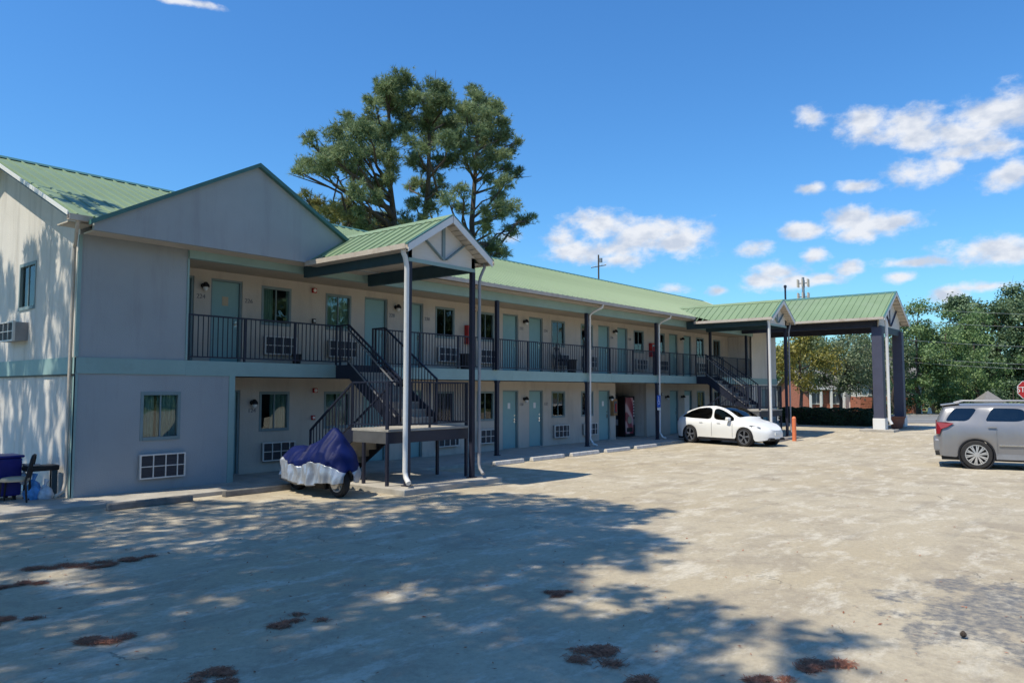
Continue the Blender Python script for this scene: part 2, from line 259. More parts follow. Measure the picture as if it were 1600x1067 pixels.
# ------------------------------------------------------------------ object helpers
WL = {}
def thing(name, loc, label, cat, rotz=0.0, group=None):
    o = bpy.data.objects.new(name, None); COL.objects.link(o); o.empty_display_size = 0.3
    o.location = loc; o.rotation_euler = (0, 0, rotz); o['label'] = label; o['category'] = cat
    if group: o['group'] = group
    WL[o.name] = Vector(loc) if rotz == 0.0 else Vector((0, 0, 0))
    return o
def tag(o, label, cat, group=None):
    o['label'] = label; o['category'] = cat
    if group: o['group'] = group
    return o
class MB:
    def __init__(s): s.v = []; s.f = []; s.m = []
    def add(s, vs, fs, m=0):
        k = len(s.v); s.v += [tuple(p) for p in vs]; s.f += [tuple(i + k for i in f) for f in fs]; s.m += [m] * len(fs); return s
    def quad(s, a, b, c, d, m=0): return s.add([a, b, c, d], [(0, 1, 2, 3)], m)
    def poly(s, pts, m=0): return s.add(pts, [tuple(range(len(pts)))], m)
    def box(s, x0, x1, y0, y1, z0, z1, m=0):
        return s.add([(x0, y0, z0), (x1, y0, z0), (x1, y1, z0), (x0, y1, z0), (x0, y0, z1), (x1, y0, z1), (x1, y1, z1), (x0, y1, z1)],
                     [(0, 3, 2, 1), (4, 5, 6, 7), (0, 1, 5, 4), (1, 2, 6, 5), (2, 3, 7, 6), (3, 0, 4, 7)], m)
    def prism(s, pts, ext, m=0):
        n = len(pts); e = Vector(ext); a = [Vector(p) for p in pts]
        return s.add(a + [p + e for p in a], [tuple(range(n))[::-1], tuple(range(n, 2 * n))] + [(i, (i + 1) % n, n + (i + 1) % n, n + i) for i in range(n)], m)
    def beam(s, a, b, w, h, m=0, up=(0, 0, 1)):
        a = Vector(a); b = Vector(b); d = (b - a).normalized(); u = Vector(up)
        if abs(d.dot(u)) > 0.99: u = Vector((0, 1, 0))
        r = d.cross(u).normalized(); u = r.cross(d).normalized()
        c = [r * w / 2 + u * h / 2, -r * w / 2 + u * h / 2, -r * w / 2 - u * h / 2, r * w / 2 - u * h / 2]
        return s.add([a + q for q in c] + [b + q for q in c], [(0, 1, 2, 3), (7, 6, 5, 4), (0, 4, 5, 1), (1, 5, 6, 2), (2, 6, 7, 3), (3, 7, 4, 0)], m)
    def tube(s, pts, r, n=8, m=0):
        P = [Vector(p) for p in pts]; rr = r if isinstance(r, (list, tuple)) else [r] * len(P)
        vs = []; fs = []; ref = None
        for i, p in enumerate(P):
            d = (P[min(i + 1, len(P) - 1)] - P[max(i - 1, 0)]).normalized()
            if ref is None: ref = d.orthogonal().normalized()
            ref = (ref - d * ref.dot(d)).normalized(); b2 = d.cross(ref)
            for k in range(n):
                a = 2 * math.pi * k / n; vs.append(p + (ref * math.cos(a) + b2 * math.sin(a)) * rr[i])
        for i in range(len(P) - 1):
            for k in range(n):
                fs.append((i * n + k, i * n + (k + 1) % n, (i + 1) * n + (k + 1) % n, (i + 1) * n + k))
        fs += [tuple(range(n))[::-1], tuple(range((len(P) - 1) * n, len(P) * n))]
        return s.add(vs, fs, m)
    def lathe(s, prof, c, n=20, axis='z', m=0, close=False):
        vs = []; fs = []; c = Vector(c)
        for (r, h) in prof:
            for k in range(n):
                a = 2 * math.pi * k / n
                p = (r * math.cos(a), r * math.sin(a), h) if axis == 'z' else (r * math.cos(a), h, r * math.sin(a))
                vs.append(c + Vector(p))
        q = len(prof)
        for i in range(q - 1 + (1 if close else 0)):
            for k in range(n):
                i2 = (i + 1) % q; fs.append((i * n + k, i * n + (k + 1) % n, i2 * n + (k + 1) % n, i2 * n + k))
        return s.add(vs, fs, m)
    def build(s, name, mats, parent=None, smooth=None, bevel=0.0, kind=None, label=None, local=False):
        me = bpy.data.meshes.new(name); o = bpy.data.objects.new(name, me); COL.objects.link(o)
        off = Vector((0, 0, 0))
        if parent is not None:
            o.parent = parent; off = WL.get(parent.name, Vector((0, 0, 0)))
        WL[o.name] = off
        if local: off = Vector((0, 0, 0))
        vs = [(p[0] - off.x, p[1] - off.y, p[2] - off.z) for p in s.v]
        me.from_pydata(vs, [], s.f)
        for mm in (mats if isinstance(mats, (list, tuple)) else [mats]): me.materials.append(M[mm] if isinstance(mm, str) else mm)
        if any(s.m): me.polygons.foreach_set('material_index', s.m)
        me.update()
        bm = bmesh.new(); bm.from_mesh(me); bmesh.ops.recalc_face_normals(bm, faces=bm.faces); bm.to_mesh(me); bm.free()
        if smooth is not None:
            me.polygons.foreach_set('use_smooth', [True] * len(me.polygons)); me.set_sharp_from_angle(angle=R(smooth))
        if bevel:
            b = o.modifiers.new('bevel', 'BEVEL'); b.width = bevel; b.segments = 2; b.limit_method = 'ANGLE'
        if kind: o['kind'] = kind
        if label: o['label'] = label
        return o
def inst(src, parent, loc, name=None):
    o = bpy.data.objects.new(name or src.name.split('.')[0], src.data); COL.objects.link(o); o.parent = parent; o.location = loc
    WL[o.name] = WL[src.name]
    return o
def sstep(t): t = max(0, min(1, t)); return t * t * (3 - 2 * t)
def G(x): return 0.25 * sstep((x - 31) / 6)
def text_mesh(body, size, extrude=0.004):
    cu = bpy.data.curves.new('t', 'FONT'); cu.body = body; cu.size = size; cu.extrude = extrude; cu.align_x = 'CENTER'; cu.align_y = 'CENTER'; cu.resolution_u = 3
    o = bpy.data.objects.new('t', cu); COL.objects.link(o); bpy.context.view_layer.update()
    me = bpy.data.meshes.new_from_object(o.evaluated_get(bpy.context.evaluated_depsgraph_get())); bpy.data.objects.remove(o); return me
def text_obj(name, body, size, mtx, material, parent):
    me = text_mesh(body, size); me.transform(mtx); me.materials.clear(); me.materials.append(M[material])
    o = bpy.data.objects.new(name, me); COL.objects.link(o); o.parent = parent; WL[o.name] = Vector((0, 0, 0)); return o
# ================================================================== GROUND
def sheet(name, x0, x1, y0, y1, dz, m, nx=1, ny=1, xs=None):
    mb = MB(); xs = xs or [x0 + (x1 - x0) * i / nx for i in range(nx + 1)]; ys = [y0 + (y1 - y0) * j / ny for j in range(ny + 1)]
    vs = [(x, y, G(x) + dz) for y in ys for x in xs]; n = len(xs)
    mb.add(vs, [(j * n + i, j * n + i + 1, (j + 1) * n + i + 1, (j + 1) * n + i) for j in range(len(ys) - 1) for i in range(n - 1)])
    return mb.build(name, m, smooth=60, kind='structure')
sheet('ground', 0, 0, -900, 900, -0.03, 'grass', xs=[-600, -100, 0, 20, 31, 32, 33, 34, 35, 36, 37, 60, 200, 1200], ny=6)
sheet('parking_lot', 0, 0, -40, 14.5, 0.0, 'lot', xs=[-30, -10, 0, 10, 20, 31, 32, 33, 34, 35, 36, 37, 44, 50], ny=8)
# street beyond, at right angles to the line of sight of the lot's exit
rx = Vector((0.637, -0.771, 0)); ry = Vector((0.771, 0.637, 0))
def slab_rot(name, d0, d1, l0, l1, z, m, kind='structure'):
    mb = MB(); P = [ry * d0 + rx * l0, ry * d0 + rx * l1, ry * d1 + rx * l1, ry * d1 + rx * l0]
    mb.poly([(p.x, p.y, z) for p in P]); return mb.build(name, m, kind=kind)
slab_rot('road', 43.5, 55.5, 4.5, 140, 0.262, 'asphalt')
slab_rot('road_verge', 55.5, 60, 8, 140, 0.258, 'grass')
mb = MB()
for l0 in range(6, 120, 3):
    a = ry * 55.5 + rx * l0; b = ry * 55.5 + rx * (l0 + 2.96); mb.beam((a.x, a.y, 0.30), (b.x, b.y, 0.30), 0.16, 0.14)
mb.build('kerb', 'concrete', bevel=0.015, kind='structure')
slab_rot('road_marking', 49.4, 49.55, 4.5, 120, 0.268, 'paper')
# sidewalk along the building
mb = MB()
xs = [3.5, 6.5, 9.5, 12.5, 15.5, 18.5, 21.5, 24.5, 27.5, 30.5]
sw = thing('sidewalk', (18, 15.6, 0), 'concrete walkway running along the foot of the motel', 'sidewalk'); sw['kind'] = 'structure'; del sw['category']
for a, b in zip(xs, xs[1:] + [33.5]):
    MB().box(a + .006, b - .006, 14.5, 16.98, -.2, .08).build('concrete_slab', 'concrete', sw, bevel=.012)
for a in (33.5, 36.5, 39.5):
    MB().box(a + .006, a + 2.99, 14.5, 16.98, -.2, .08 + G(a)).build('concrete_slab', 'concrete', sw, bevel=.012)
MB().box(27.4, 30.0, 16.985, 19.2, -.2, .079).build('alcove_floor', 'concrete', sw)
MB().box(-2, 5.8, 14.7, 26, -.2, .012).build('side_pad', 'concrete', sw)

# ================================================================== MOTEL
XA, XB, YF, YM = 5.83, 42.4, 15.7, 17.0
Z1, Z2a, Z2, ZC = 0.08, 2.44, 2.76, 4.98
mot = thing('motel', (24, 16.5, 0), 'long two-storey stucco motel with green metal roof and walkway balcony', 'motel')
PER = [7.75, 13.9, 20.03, 26.1, 32.2, 38.3]
ops_lo, ops_up = [], []      # (kind, x0, x1, z0, z1)
for p in PER:
    for z, L in ((Z1, ops_lo), (Z2, ops_up)):
        lo = L is ops_lo
        if p < 8: D = [(8.04, 8.83)] if not lo else []
        else: D = [(p + .02, p + .88)]
        if not (lo and p == 26.1): D.append((p + 1.5, p + 2.33))
        for a, b in D:
            if b < 38.75: L.append(('door', a, b, z, z + 2.05))
        for a, b in ((p + 2.88, p + 3.70), (p + 4.84, p + 5.66)):
            if b < 38.75 and not (lo and p == 26.1): L.append(('window', a, b, z + 1.04, z + 1.99))
alcove = (27.4, 30.0, -.1, 2.44)
def wall_y(x0, x1, z0, z1, holes, Y, depth, front=-1):
    """wall facing -Y with recessed openings; depth of the reveals"""
    mb = MB(); X = sorted({x0, x1} | {h[0] for h in holes} | {h[1] for h in holes}); Z = sorted({z0, z1} | {h[2] for h in holes} | {h[3] for h in holes})
    X = [x for x in X if x0 <= x <= x1]; Z = [z for z in Z if z0 <= z <= z1]
    for i in range(len(X) - 1):
        for j in range(len(Z) - 1):
            cx, cz = (X[i] + X[i + 1]) / 2, (Z[j] + Z[j + 1]) / 2
            if any(h[0] < cx < h[1] and h[2] < cz < h[3] for h in holes): continue
            mb.quad((X[i], Y, Z[j]), (X[i + 1], Y, Z[j]), (X[i + 1], Y, Z[j + 1]), (X[i], Y, Z[j + 1]))
            mb.quad((X[i], Y + depth, Z[j]), (X[i + 1], Y + depth, Z[j]), (X[i + 1], Y + depth, Z[j + 1]), (X[i], Y + depth, Z[j + 1]))
    for a, b, c, d in holes:
        mb.quad((a, Y, c), (a, Y + depth, c), (a, Y + depth, d), (a, Y, d)); mb.quad((b, Y, c), (b, Y + depth, c), (b, Y + depth, d), (b, Y, d))
        mb.quad((a, Y, d), (b, Y, d), (b, Y + depth, d), (a, Y + depth, d)); mb.quad((a, Y, c), (b, Y, c), (b, Y + depth, c), (a, Y + depth, c))
    return mb
def build_wall(mb, m='stucco', label=None):
    o = mb.build('wall', m, mot); return o
# merging duplicate vertices keeps normals consistent
def wy(*a, m='stucco'):
    mb = wall_y(*a); o = mb.build('wall', m, mot); return o
H = lambda L: [(o[1], o[2], o[3], o[4]) for o in L]
wy(8.0, 42.3, -.1, Z2a, [(a, b, max(c, -.09), d) for a, b, c, d in H(ops_lo)] + [(27.4, 30.0, -.09, 2.43)], YM, .14, m='stucco_porch_shade')
wy(8.0, 42.3, Z2, ZC + .3, H(ops_up), YM, .14, m='stucco_porch_shade')
# wing at the left end: front and gable walls
wing_hole = [(7.11, 7.90, 1.12, 2.07)]
wy(XA, 9.15, -.1, 2.46, wing_hole, YF, .14, m='stucco_front_shade')
wy(XA, 8.02, 2.46, 5.3, [], YF, .14, m='stucco_front_shade')
wy(38.9, XB, -.1, 2.46, [(40.2, 41.1, .2, 2.2)], YF, .14)
wy(38.9, XB, 2.46, 5.3, [], YF, .14)
# left gable wall (faces -X) with one upper window
def wall_x(X, sgn, y0, y1, holes, rake, depth=.14):
    mb = MB(); Y = sorted({y0, y1, 20.3} | {h[0] for h in holes} | {h[1] for h in holes}); Z = sorted({-.1, 2.45, 5.3} | {h[2] for h in holes} | {h[3] for h in holes})
    for i in range(len(Y) - 1):
        for j in range(len(Z) - 1):
            cy, cz = (Y[i] + Y[i + 1]) / 2, (Z[j] + Z[j + 1]) / 2
            if any(h[0] < cy < h[1] and h[2] < cz < h[3] for h in holes): continue
            for X_ in (X, X - sgn * depth):
                mb.quad((X_, Y[i], Z[j]), (X_, Y[i + 1], Z[j]), (X_, Y[i + 1], Z[j + 1]), (X_, Y[i], Z[j + 1]))
    for X_ in (X, X - sgn * depth): mb.poly([(X_, y0, 5.3), (X_, y1, 5.3), (X_, y1, 5.55), (X_, 20.3, 7.42), (X_, y0, 5.55)])
    for a, b, c, d in holes:
        e = X - sgn * depth
        mb.quad((X, a, c), (e, a, c), (e, a, d), (X, a, d)); mb.quad((X, b, c), (e, b, c), (e, b, d), (X, b, d))
        mb.quad((X, a, c), (e, a, c), (e, b, c), (X, b, c)); mb.quad((X, a, d), (e, a, d), (e, b, d), (X, b, d))
    return mb.build('wall', 'stucco', mot)
wall_x(XA - .002, -1, YF + .003, 25.4, [(17.96, 18.90, 3.88, 4.86)], None)
wall_x(XB + .002, 1, YF + .003, 25.4, [], None)
MB().box(XA + .15, XB - .15, 25.3, 25.4, -.1, 5.4).build('wall', 'stucco', mot)
for x0, x1, za, zb in ((9.01, 9.15, -.1, 2.44), (7.88, 8.02, 2.76, 5.2), (38.9, 39.04, -.1, 2.44), (38.9, 39.04, 2.76, 5.2)):
    MB().box(x0, x1, YF + .142, YM - .002, za, zb).build('wall', 'stucco', mot)
# partition walls and a dark floor inside, so windows look into rooms
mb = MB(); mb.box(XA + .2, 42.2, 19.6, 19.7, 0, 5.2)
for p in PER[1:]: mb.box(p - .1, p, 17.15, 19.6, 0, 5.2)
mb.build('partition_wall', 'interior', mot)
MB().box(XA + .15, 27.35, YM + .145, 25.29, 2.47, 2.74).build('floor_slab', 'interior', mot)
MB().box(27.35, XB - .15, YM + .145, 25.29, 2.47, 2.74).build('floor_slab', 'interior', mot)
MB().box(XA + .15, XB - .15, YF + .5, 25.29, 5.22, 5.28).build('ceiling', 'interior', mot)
# alcove for the vending machines
mb = MB(); mb.box(27.28, 27.4, 17.145, 19.3, -.1, 2.46); mb.box(30.0, 30.12, 17.145, 19.3, -.1, 2.46); mb.box(27.4, 30.0, 19.2, 19.3, -.1, 2.46)
mb.build('alcove_wall', 'stucco', mot)
# upper walkway slab with teal fascia, ceilings, eave beam
MB().box(8.0, 38.95, YF + .04, YM - .003, 2.47, Z2).build('walkway_slab', 'ceiling', mot)
for x0, x1 in ((8.0, 12.1), (12.1, 13.26), (13.26, 19), (19, 25), (25, 32.4), (32.4, 38.92)):
    MB().box(x0 + .003, x1 - .003, YF - .02, YF + .038, Z2a, Z2 + .004).build('fascia', 'band', mot)
MB().box(XA - .03, 7.997, YF - .03, YF - .002, 2.45, 2.76).build('trim_band', 'band', mot)
MB().box(8.0, 9.16, YF + .039, YF + .10, 2.44, 2.466).build('trim_band', 'band', mot)
MB().box(38.93, XB + .03, YF - .03, YF - .002, 2.45, 2.76).build('trim_band', 'band', mot)
MB().box(XA - .035, XA - .006, YF - .03, 25.4, 2.44, 2.76).build('trim_band', 'band', mot)
MB().box(XA - .04, XA - .03 + .02, YF - .03, 25.4, 2.405, 2.44).build('drip_edge', 'black', mot)
for x0, x1, z0, z1 in ((XA - .03, XA + .04, 0, 2.44), (XA - .03, XA + .04, 2.77, 5.13), (9.02, 9.16, 0, 2.44), (7.99, 8.03, 2.77, 4.96)):
    MB().box(x0, x1, YF - .025, YF - .003, z0, z1).build('corner_board', 'band', mot)
MB().box(XA - .025, XA - .004, YF - .025, YF + .09, 0, 2.40).build('corner_board', 'band', mot)
MB().box(8.0, 38.95, 15.62, 15.78, 4.97, 5.24).build('eave_beam', 'band', mot)
MB().box(8.03, 38.9, 15.783, YM - .003, 4.99, 5.03).build('walkway_ceiling', 'ceiling', mot)
MB().box(12.95, 38.9, 15.2, 15.62, 5.245, 5.27).build('soffit', 'soffit', mot)
MB().box(5.42, 5.85, 15.2, 15.7, 5.245, 5.27).build('soffit', 'soffit', mot)
MB().box(XB, 42.78, 15.2, 25.4, 5.25, 5.27).build('soffit', 'soffit', mot)
# main roof: ribbed panels
SL = 0.42; EY, EZ, RY = 15.12, 5.395, 20.3; RZ = EZ + SL * (RY - EY)
n_s = Vector((0, -SL, 1)).normalized()
def panel_mesh(w, ey, ez, ry_, sl, rib=.3, up=True):
    mb = MB(); L = ry_ - ey; nrm = Vector((0, -sl, 1)).normalized()
    def P(x, y, h): return Vector((x, y, ez + sl * (y - ey))) + nrm * h
    mb.add([P(0, ey, 0), P(w, ey, 0), P(w, ry_, 0), P(0, ry_, 0), P(0, ey, -.03), P(w, ey, -.03), P(w, ry_, -.03), P(0, ry_, -.03)], [(0, 1, 2, 3), (7, 6, 5, 4), (0, 4, 5, 1)])
    k = int(round(w / rib))
    for i in range(k):
        x = rib * (i + .5); a = [P(x - .022, ey - .004, .001), P(x - .012, ey - .004, .020), P(x + .012, ey - .004, .028), P(x + .022, ey - .004, .001)]
        b = [P(x - .022, ry_, .001), P(x - .012, ry_, .028), P(x + .012, ry_, .028), P(x + .022, ry_, .001)]
        mb.add(a + b, [(0, 1, 5, 4), (1, 2, 6, 5), (2, 3, 7, 6), (0, 3, 2, 1)])
    return mb
roof = MB().box(5.4, 42.8, 20.3, 20.302, RZ - .2, RZ - .1).build('roof', 'roof', mot)
src = None; PW = 0.89
for i in range(42):
    if src is None:
        mb = panel_mesh(PW, EY, EZ, RY, SL, PW / 3)
        src = mb.build('roof_panel', 'roof', roof, local=True); src.location = (5.4 - 24, -16.5, 0)
    else: inst(src, roof, (5.4 - 24 + PW * i, -16.5, 0))
mb = MB(); mb.quad((5.4, RY, RZ), (42.78, RY, RZ), (42.78, 25.6, RZ - .42 * 5.3), (5.4, 25.6, RZ - .42 * 5.3)); mb.build('rear_slope', 'roof', roof)
mb = MB(); mb.prism([(5.39, 20.12, RZ - .05), (5.39, 20.3, RZ + .045), (5.39, 20.48, RZ - .05), (5.39, 20.3, RZ + .01)], (37.4, 0, 0)); mb.build('ridge_cap', 'ridge', roof)
for x, s in ((5.38, 1), (42.80, -1)):
    mb = MB(); mb.prism([(x, EY, EZ + .04), (x, RY, RZ + .04), (x, 25.6, RZ - 2.19), (x, 25.6, RZ - 2.26), (x, RY, RZ - .04), (x, EY, EZ - .04)], (.02 * 1, 0, 0)); mb.build('rake_board', 'white', roof)
mb = MB(); mb.prism([(5.402, EY, EZ - .05), (5.402, RY, RZ - .05), (5.402, RY, RZ - .08), (5.402, EY, EZ - .08)], (.42, 0, 0)); mb.build('rake_soffit', 'darkteal', roof)  # dark colour carries the shade under the left overhang
mb = MB(); mb.prism([(5.402, RY, RZ - .05), (5.402, 25.6, RZ - 2.27), (5.402, 25.6, RZ - 2.3), (5.402, RY, RZ - .08)], (.42, 0, 0)); mb.build('rake_soffit', 'darkteal', roof)  # rear half, shade put into the colour likewise
mb = MB(); mb.prism([(42.37, EY, EZ - .05), (42.37, RY, RZ - .05), (42.37, RY, RZ - .08), (42.37, EY, EZ - .08)], (.42, 0, 0)); mb.build('rake_soffit', 'soffit', roof)
def gutter(x0, x1, y, z, name='gutter', parent=mot, alongx=True, m='gutter'):
    mb = MB()
    if alongx:
        mb.box(x0, x1, y, y + .012, z, z + .11); mb.box(x0, x1, y + .012, y + .1, z, z + .012); mb.box(x0, x1, y + .1, y + .112, z, z + .1)
    else:
        mb.box(y, y + .012, x0, x1, z, z + .11); mb.box(y + .012, y + .1, x0, x1, z, z + .012); mb.box(y + .1, y + .112, x0, x1, z, z + .1)
    return mb.build(name, m, parent)
for a, b in ((5.38, 5.80), (13.25, 17.2), (17.2, 22), (22, 27), (27, 30.98), (33.65, 36.98), (41.95, 42.8)):
    gutter(a, b - .01, 15.02, 5.27)
# front gable of the left wing
GX, GY, GT = 9.22, 15.03, 7.17
gs = (GT - 5.32) / 3.42
mb = MB(); mb.prism([(GX - 3.40, GY, 5.14), (GX + 3.5, GY, 5.14), (GX + 3.5, GY, GT - gs * 3.5 - .05), (GX, GY, GT - .05), (GX - 3.40, GY, GT - gs * 3.4 - .05)], (0, .09, 0)); mb.build('gable_wall', 'stucco_front_shade', mot)
for s in (-1, 1):
    y0 = GY - .08; A = Vector((GX, y0, GT)); L_ = 3.48 if s < 0 else 3.6
    B = Vector((GX + s * L_, y0, GT - gs * L_)); C = Vector((GX, EY + (GT - EZ) / SL + .02, GT)); Bv = Vector((GX + s * L_, max(y0 + .02, EY + (B.z - EZ) / SL), B.z))
    mb = MB(); mb.prism([A, B, Bv, C], (0, 0, -.03)); mb.build('gable_roof', 'roof', roof)
    mb = MB(); mb.prism([(GX, y0 - .03, GT + .03), (GX + s * (L_ + .02), y0 - .03, GT + .03 - gs * (L_ + .02)), (GX + s * (L_ + .02), y0 - .03, GT - .06 - gs * (L_ + .02)), (GX, y0 - .03, GT - .06)], (0, .11, 0)); mb.build('gable_trim', 'ridge', mot)
MB().box(5.86, 12.7, GY + .091, 15.62, 5.14, 5.17).build('gable_soffit', 'soffit', mot)

# ---- doors, windows, units, lamps
def door(x0, x1, z0, z1, Y, notice=None, frame='door'):
    d = MB().box(x0 + .055, x1 - .055, Y + .085, Y + .128, z0 + .02, z1 - .05).build('door', 'door', mot, bevel=.006)
    mb = MB(); mb.box(x0, x0 + .05, Y + .03, Y + .137, z0, z1 - .05); mb.box(x1 - .05, x1, Y + .03, Y + .137, z0, z1 - .05); mb.box(x0, x1, Y + .03, Y + .137, z1 - .048, z1)
    mb.build('door_frame', 'trim' if frame == 'door' else frame, d)
    mb = MB(); mb.tube([(x1 - .13, Y + .085, z0 + .98), (x1 - .13, Y + .03, z0 + .98), (x1 - .22, Y + .03, z0 + .98)], .012, 6); mb.lathe([(0, -.012), (.03, -.012), (.03, .0), (0, .0)], (x1 - .13, Y + .085, z0 + 1.16), 10, 'y')
    mb.box(x1 - .16, x1 - .10, Y + .074, Y + .084, z0 + .90, z0 + 1.06); mb.build('handle', 'chrome', d)
    MB().box(x0, x1, Y + .02, Y + .12, z0 - .0, z0 + .018).build('threshold', 'metal', d)
    if notice: MB().box((x0 + x1) / 2 - notice[0] / 2, (x0 + x1) / 2 + notice[0] / 2, Y + .079, Y + .083, z0 + notice[2], z0 + notice[2] + notice[1]).build('notice', notice[3], d)
    return d
rnd = random.Random(11)
def window(x0, x1, z0, z1, Y, style, alongx=True, name='window'):
    """style: list of (u0,u1) spans hung with curtain"""
    def b(mb, a0, a1, d0, d1, c0, c1):
        return mb.box(a0, a1, Y + d0, Y + d1, c0, c1) if alongx else mb.box(Y + d0, Y + d1, a0, a1, c0, c1)
    f = MB(); t = .045
    b(f, x0 - .025, x0 + t - .01, -.012, .06, z0 - .025, z1 + .025); b(f, x1 - t + .01, x1 + .025, -.012, .06, z0 - .025, z1 + .025)
    b(f, x0 + t - .01, x1 - t + .01, -.012, .06, z1 - t, z1 + .025); b(f, x0 + t - .01, x1 - t + .01, -.025, .06, z0 - .025, z0 + t)
    xm = (x0 + x1) / 2; b(f, xm - .014, xm + .014, .015, .055, z0 + t, z1 - t)
    w = f.build(name, 'trim', mot)
    g = MB(); b(g, x0 + t, xm - .014, .03, .034, z0 + t, z1 - t); g.build('pane', 'glass', w)
    g = MB(); b(g, xm + .014, x1 - t, .042, .046, z0 + t, z1 - t); g.build('pane', 'glass', w)
    for u0, u1 in style:
        a0 = x0 + (x1 - x0) * u0; a1 = x0 + (x1 - x0) * u1; n = max(6, int((a1 - a0) * 90)); vs = []; fs = []; ph = rnd.random() * 6
        for i in range(n + 1):
            a = a0 + (a1 - a0) * i / n; q = .10 + .022 * math.sin(i * 1.15 + ph) + .01 * math.sin(i * .47 + ph)
            for z in (z0 - .03, z1 + .03): vs.append((a, Y + q, z) if alongx else (Y + q, a, z))
        fs = [(2 * i, 2 * i + 2, 2 * i + 3, 2 * i + 1) for i in range(n)]
        MB().add(vs, fs).build('curtain', 'curtain', w, smooth=80)
    return w
def air_unit(x0, x1, z0, z1, Y, proj=.13, alongx=True):
    def b(mb, a0, a1, d0, d1, c0, c1):
        return mb.box(a0, a1, Y + d0, Y + d1, c0, c1) if alongx else mb.box(Y + d0, Y + d1, a0, a1, c0, c1)
    c = MB(); b(c, x0 + .02, x1 - .02, -proj + .03, .05, z0 + .015, z1 - .015)
    u = c.build('air_conditioner', 'metal', mot)
    f = MB(); t = .028; w = x1 - x0; h = z1 - z0
    b(f, x0, x0 + t, -proj, -proj + .05, z0, z1); b(f, x1 - t, x1, -proj, -proj + .05, z0, z1)
    b(f, x0 + t, x1 - t, -proj, -proj + .05, z0, z0 + t); b(f, x0 + t, x1 - t, -proj, -proj + .05, z1 - t, z1)
    b(f, x0 + t, x1 - t, -proj + .003, -proj + .04, z0 + h / 2 - .009, z0 + h / 2 + .009)
    for k in (.29, .56, .82): b(f, x0 + w * k - .01, x0 + w * k + .01, -proj + .004, -proj + .04, z0 + t, z1 - t)
    f.build('grille_frame', 'ac', u)
    g = MB(); b(g, x0 + t, x1 - t, -proj + .028, -proj + .032, z0 + t, z1 - t); g.build('grille_backing', 'acdark', u)
    l = MB(); nl = 13
    for k in range(nl):
        z = z0 + t + (h - 2 * t) * (k + .5) / nl; b(l, x0 + t, x1 - t, -proj + .014, -proj + .026, z - .004, z + .004)
    l.build('louvres', 'acdark', u, kind='stuff')
    return u
def lamp(x, z, Y):
    mb = MB(); mb.lathe([(0, .0), (.06, .0), (.06, -.02), (0, -.02)], (x, Y, z + .02), 12, 'y'); mb.tube([(x, Y, z), (x, Y - .10, z + .03)], .014, 6)
    mb.lathe([(0, .10), (.03, .10), (.085, .03), (.09, -.02), (.08, -.02), (.0, .06)], (x, Y - .12, z), 14)
    l = mb.build('wall_lamp', 'black', mot, smooth=40)
    MB().lathe([(0, .02), (.05, .0), (.06, -.05), (.035, -.10), (0, -.115)], (x, Y - .12, z), 12).build('lamp_shade', 'paper', l, smooth=60)
WST = {(0, 0): [(.42, 1)], (0, 1): [(0, .45), (.55, .9)], (1, 0): [(.5, 1)], (1, 1): [(.45, 1)], (2, 0): [(0, 1)], (2, 1): [(0, .3), (.7, 1)],
       (10, 0): [(0, .45), (.9, 1)], (10, 1): [(0, 1)], (11, 0): [(.45, 1)], (11, 1): [(0, .9)], (12, 0): [(0, .55)], (12, 1): [(0, .3)], (13, 0): [(.2, 1)]}
for fl, L in ((0, ops_lo), (10, ops_up)):
    cnt = {}
    for kind, a, b, c, d in L:
        pi = max(i for i, p in enumerate(PER) if p <= a + .01)
        if kind == 'door':
            nt_ = None
            if fl == 10 and pi == 0 and a > 9: nt_ = (.16, .22, 1.42, 'cushion')
            if fl == 0 and pi in (2, 3): nt_ = (.14, .2, 1.4, 'paper')
            if fl == 0 and pi == 4 and a > 33.5: nt_ = (.5, .85, .95, 'paper')
            door(a, b, c, d, YM, nt_)
        else:
            k = 0 if a < PER[pi] + 4 else 1
            window(a, b, c, d, YM, WST.get((fl + pi, k), [(0, .5), (.6, 1)]))
            zu = (c - 1.04)
            air_unit(a + .03, a + .97, zu + .27, zu + .74, YM)
for p in PER:
    for z in (1.80, 4.58):
        if p + 1.2 < 38.7 and not (p == 26.1 and z < 2): lamp(p + (1.2 if p > 8 else 1.30) if z > 2 or p > 8 else 10.4, z, YM)
lamp(27.0 - .05, 1.8, YM); lamp(31.8, 1.8, YM)
window(7.11, 7.90, 1.12, 2.07, YF, [(0, .36), (.44, 1)])
air_unit(7.07, 8.02, .32, .82, YF, .10)
window(17.96, 18.90, 3.88, 4.86, XA - .002, [(.15, .95)], alongx=False)
air_unit(18.27, 19.35, 3.17, 3.59, XA, .30, alongx=False)
door(40.2, 41.1, .2, 2.2, YF)
# room numbers painted on the wall beside each door (dark digits)
rot = Matrix.Rotation(R(90), 4, 'X')
num = 0
for fl, L, z in ((1, ops_lo, 1.62), (2, ops_up, 4.34)):
    k = 0
    for kind, a, b, c, d in L:
        if kind != 'door' or a > 31: continue
        left = (k % 2 == 0)
        x = b + .17
        if fl == 1 and a < 9.5: x = 10.4
        body = '%d%02d' % (fl, 24 + 2 * k); k += 1
        text_obj('room_number', body, .15, Matrix.Translation((x - 24, YM - .006 - 16.5, z)) @ rot, 'numeral', mot)
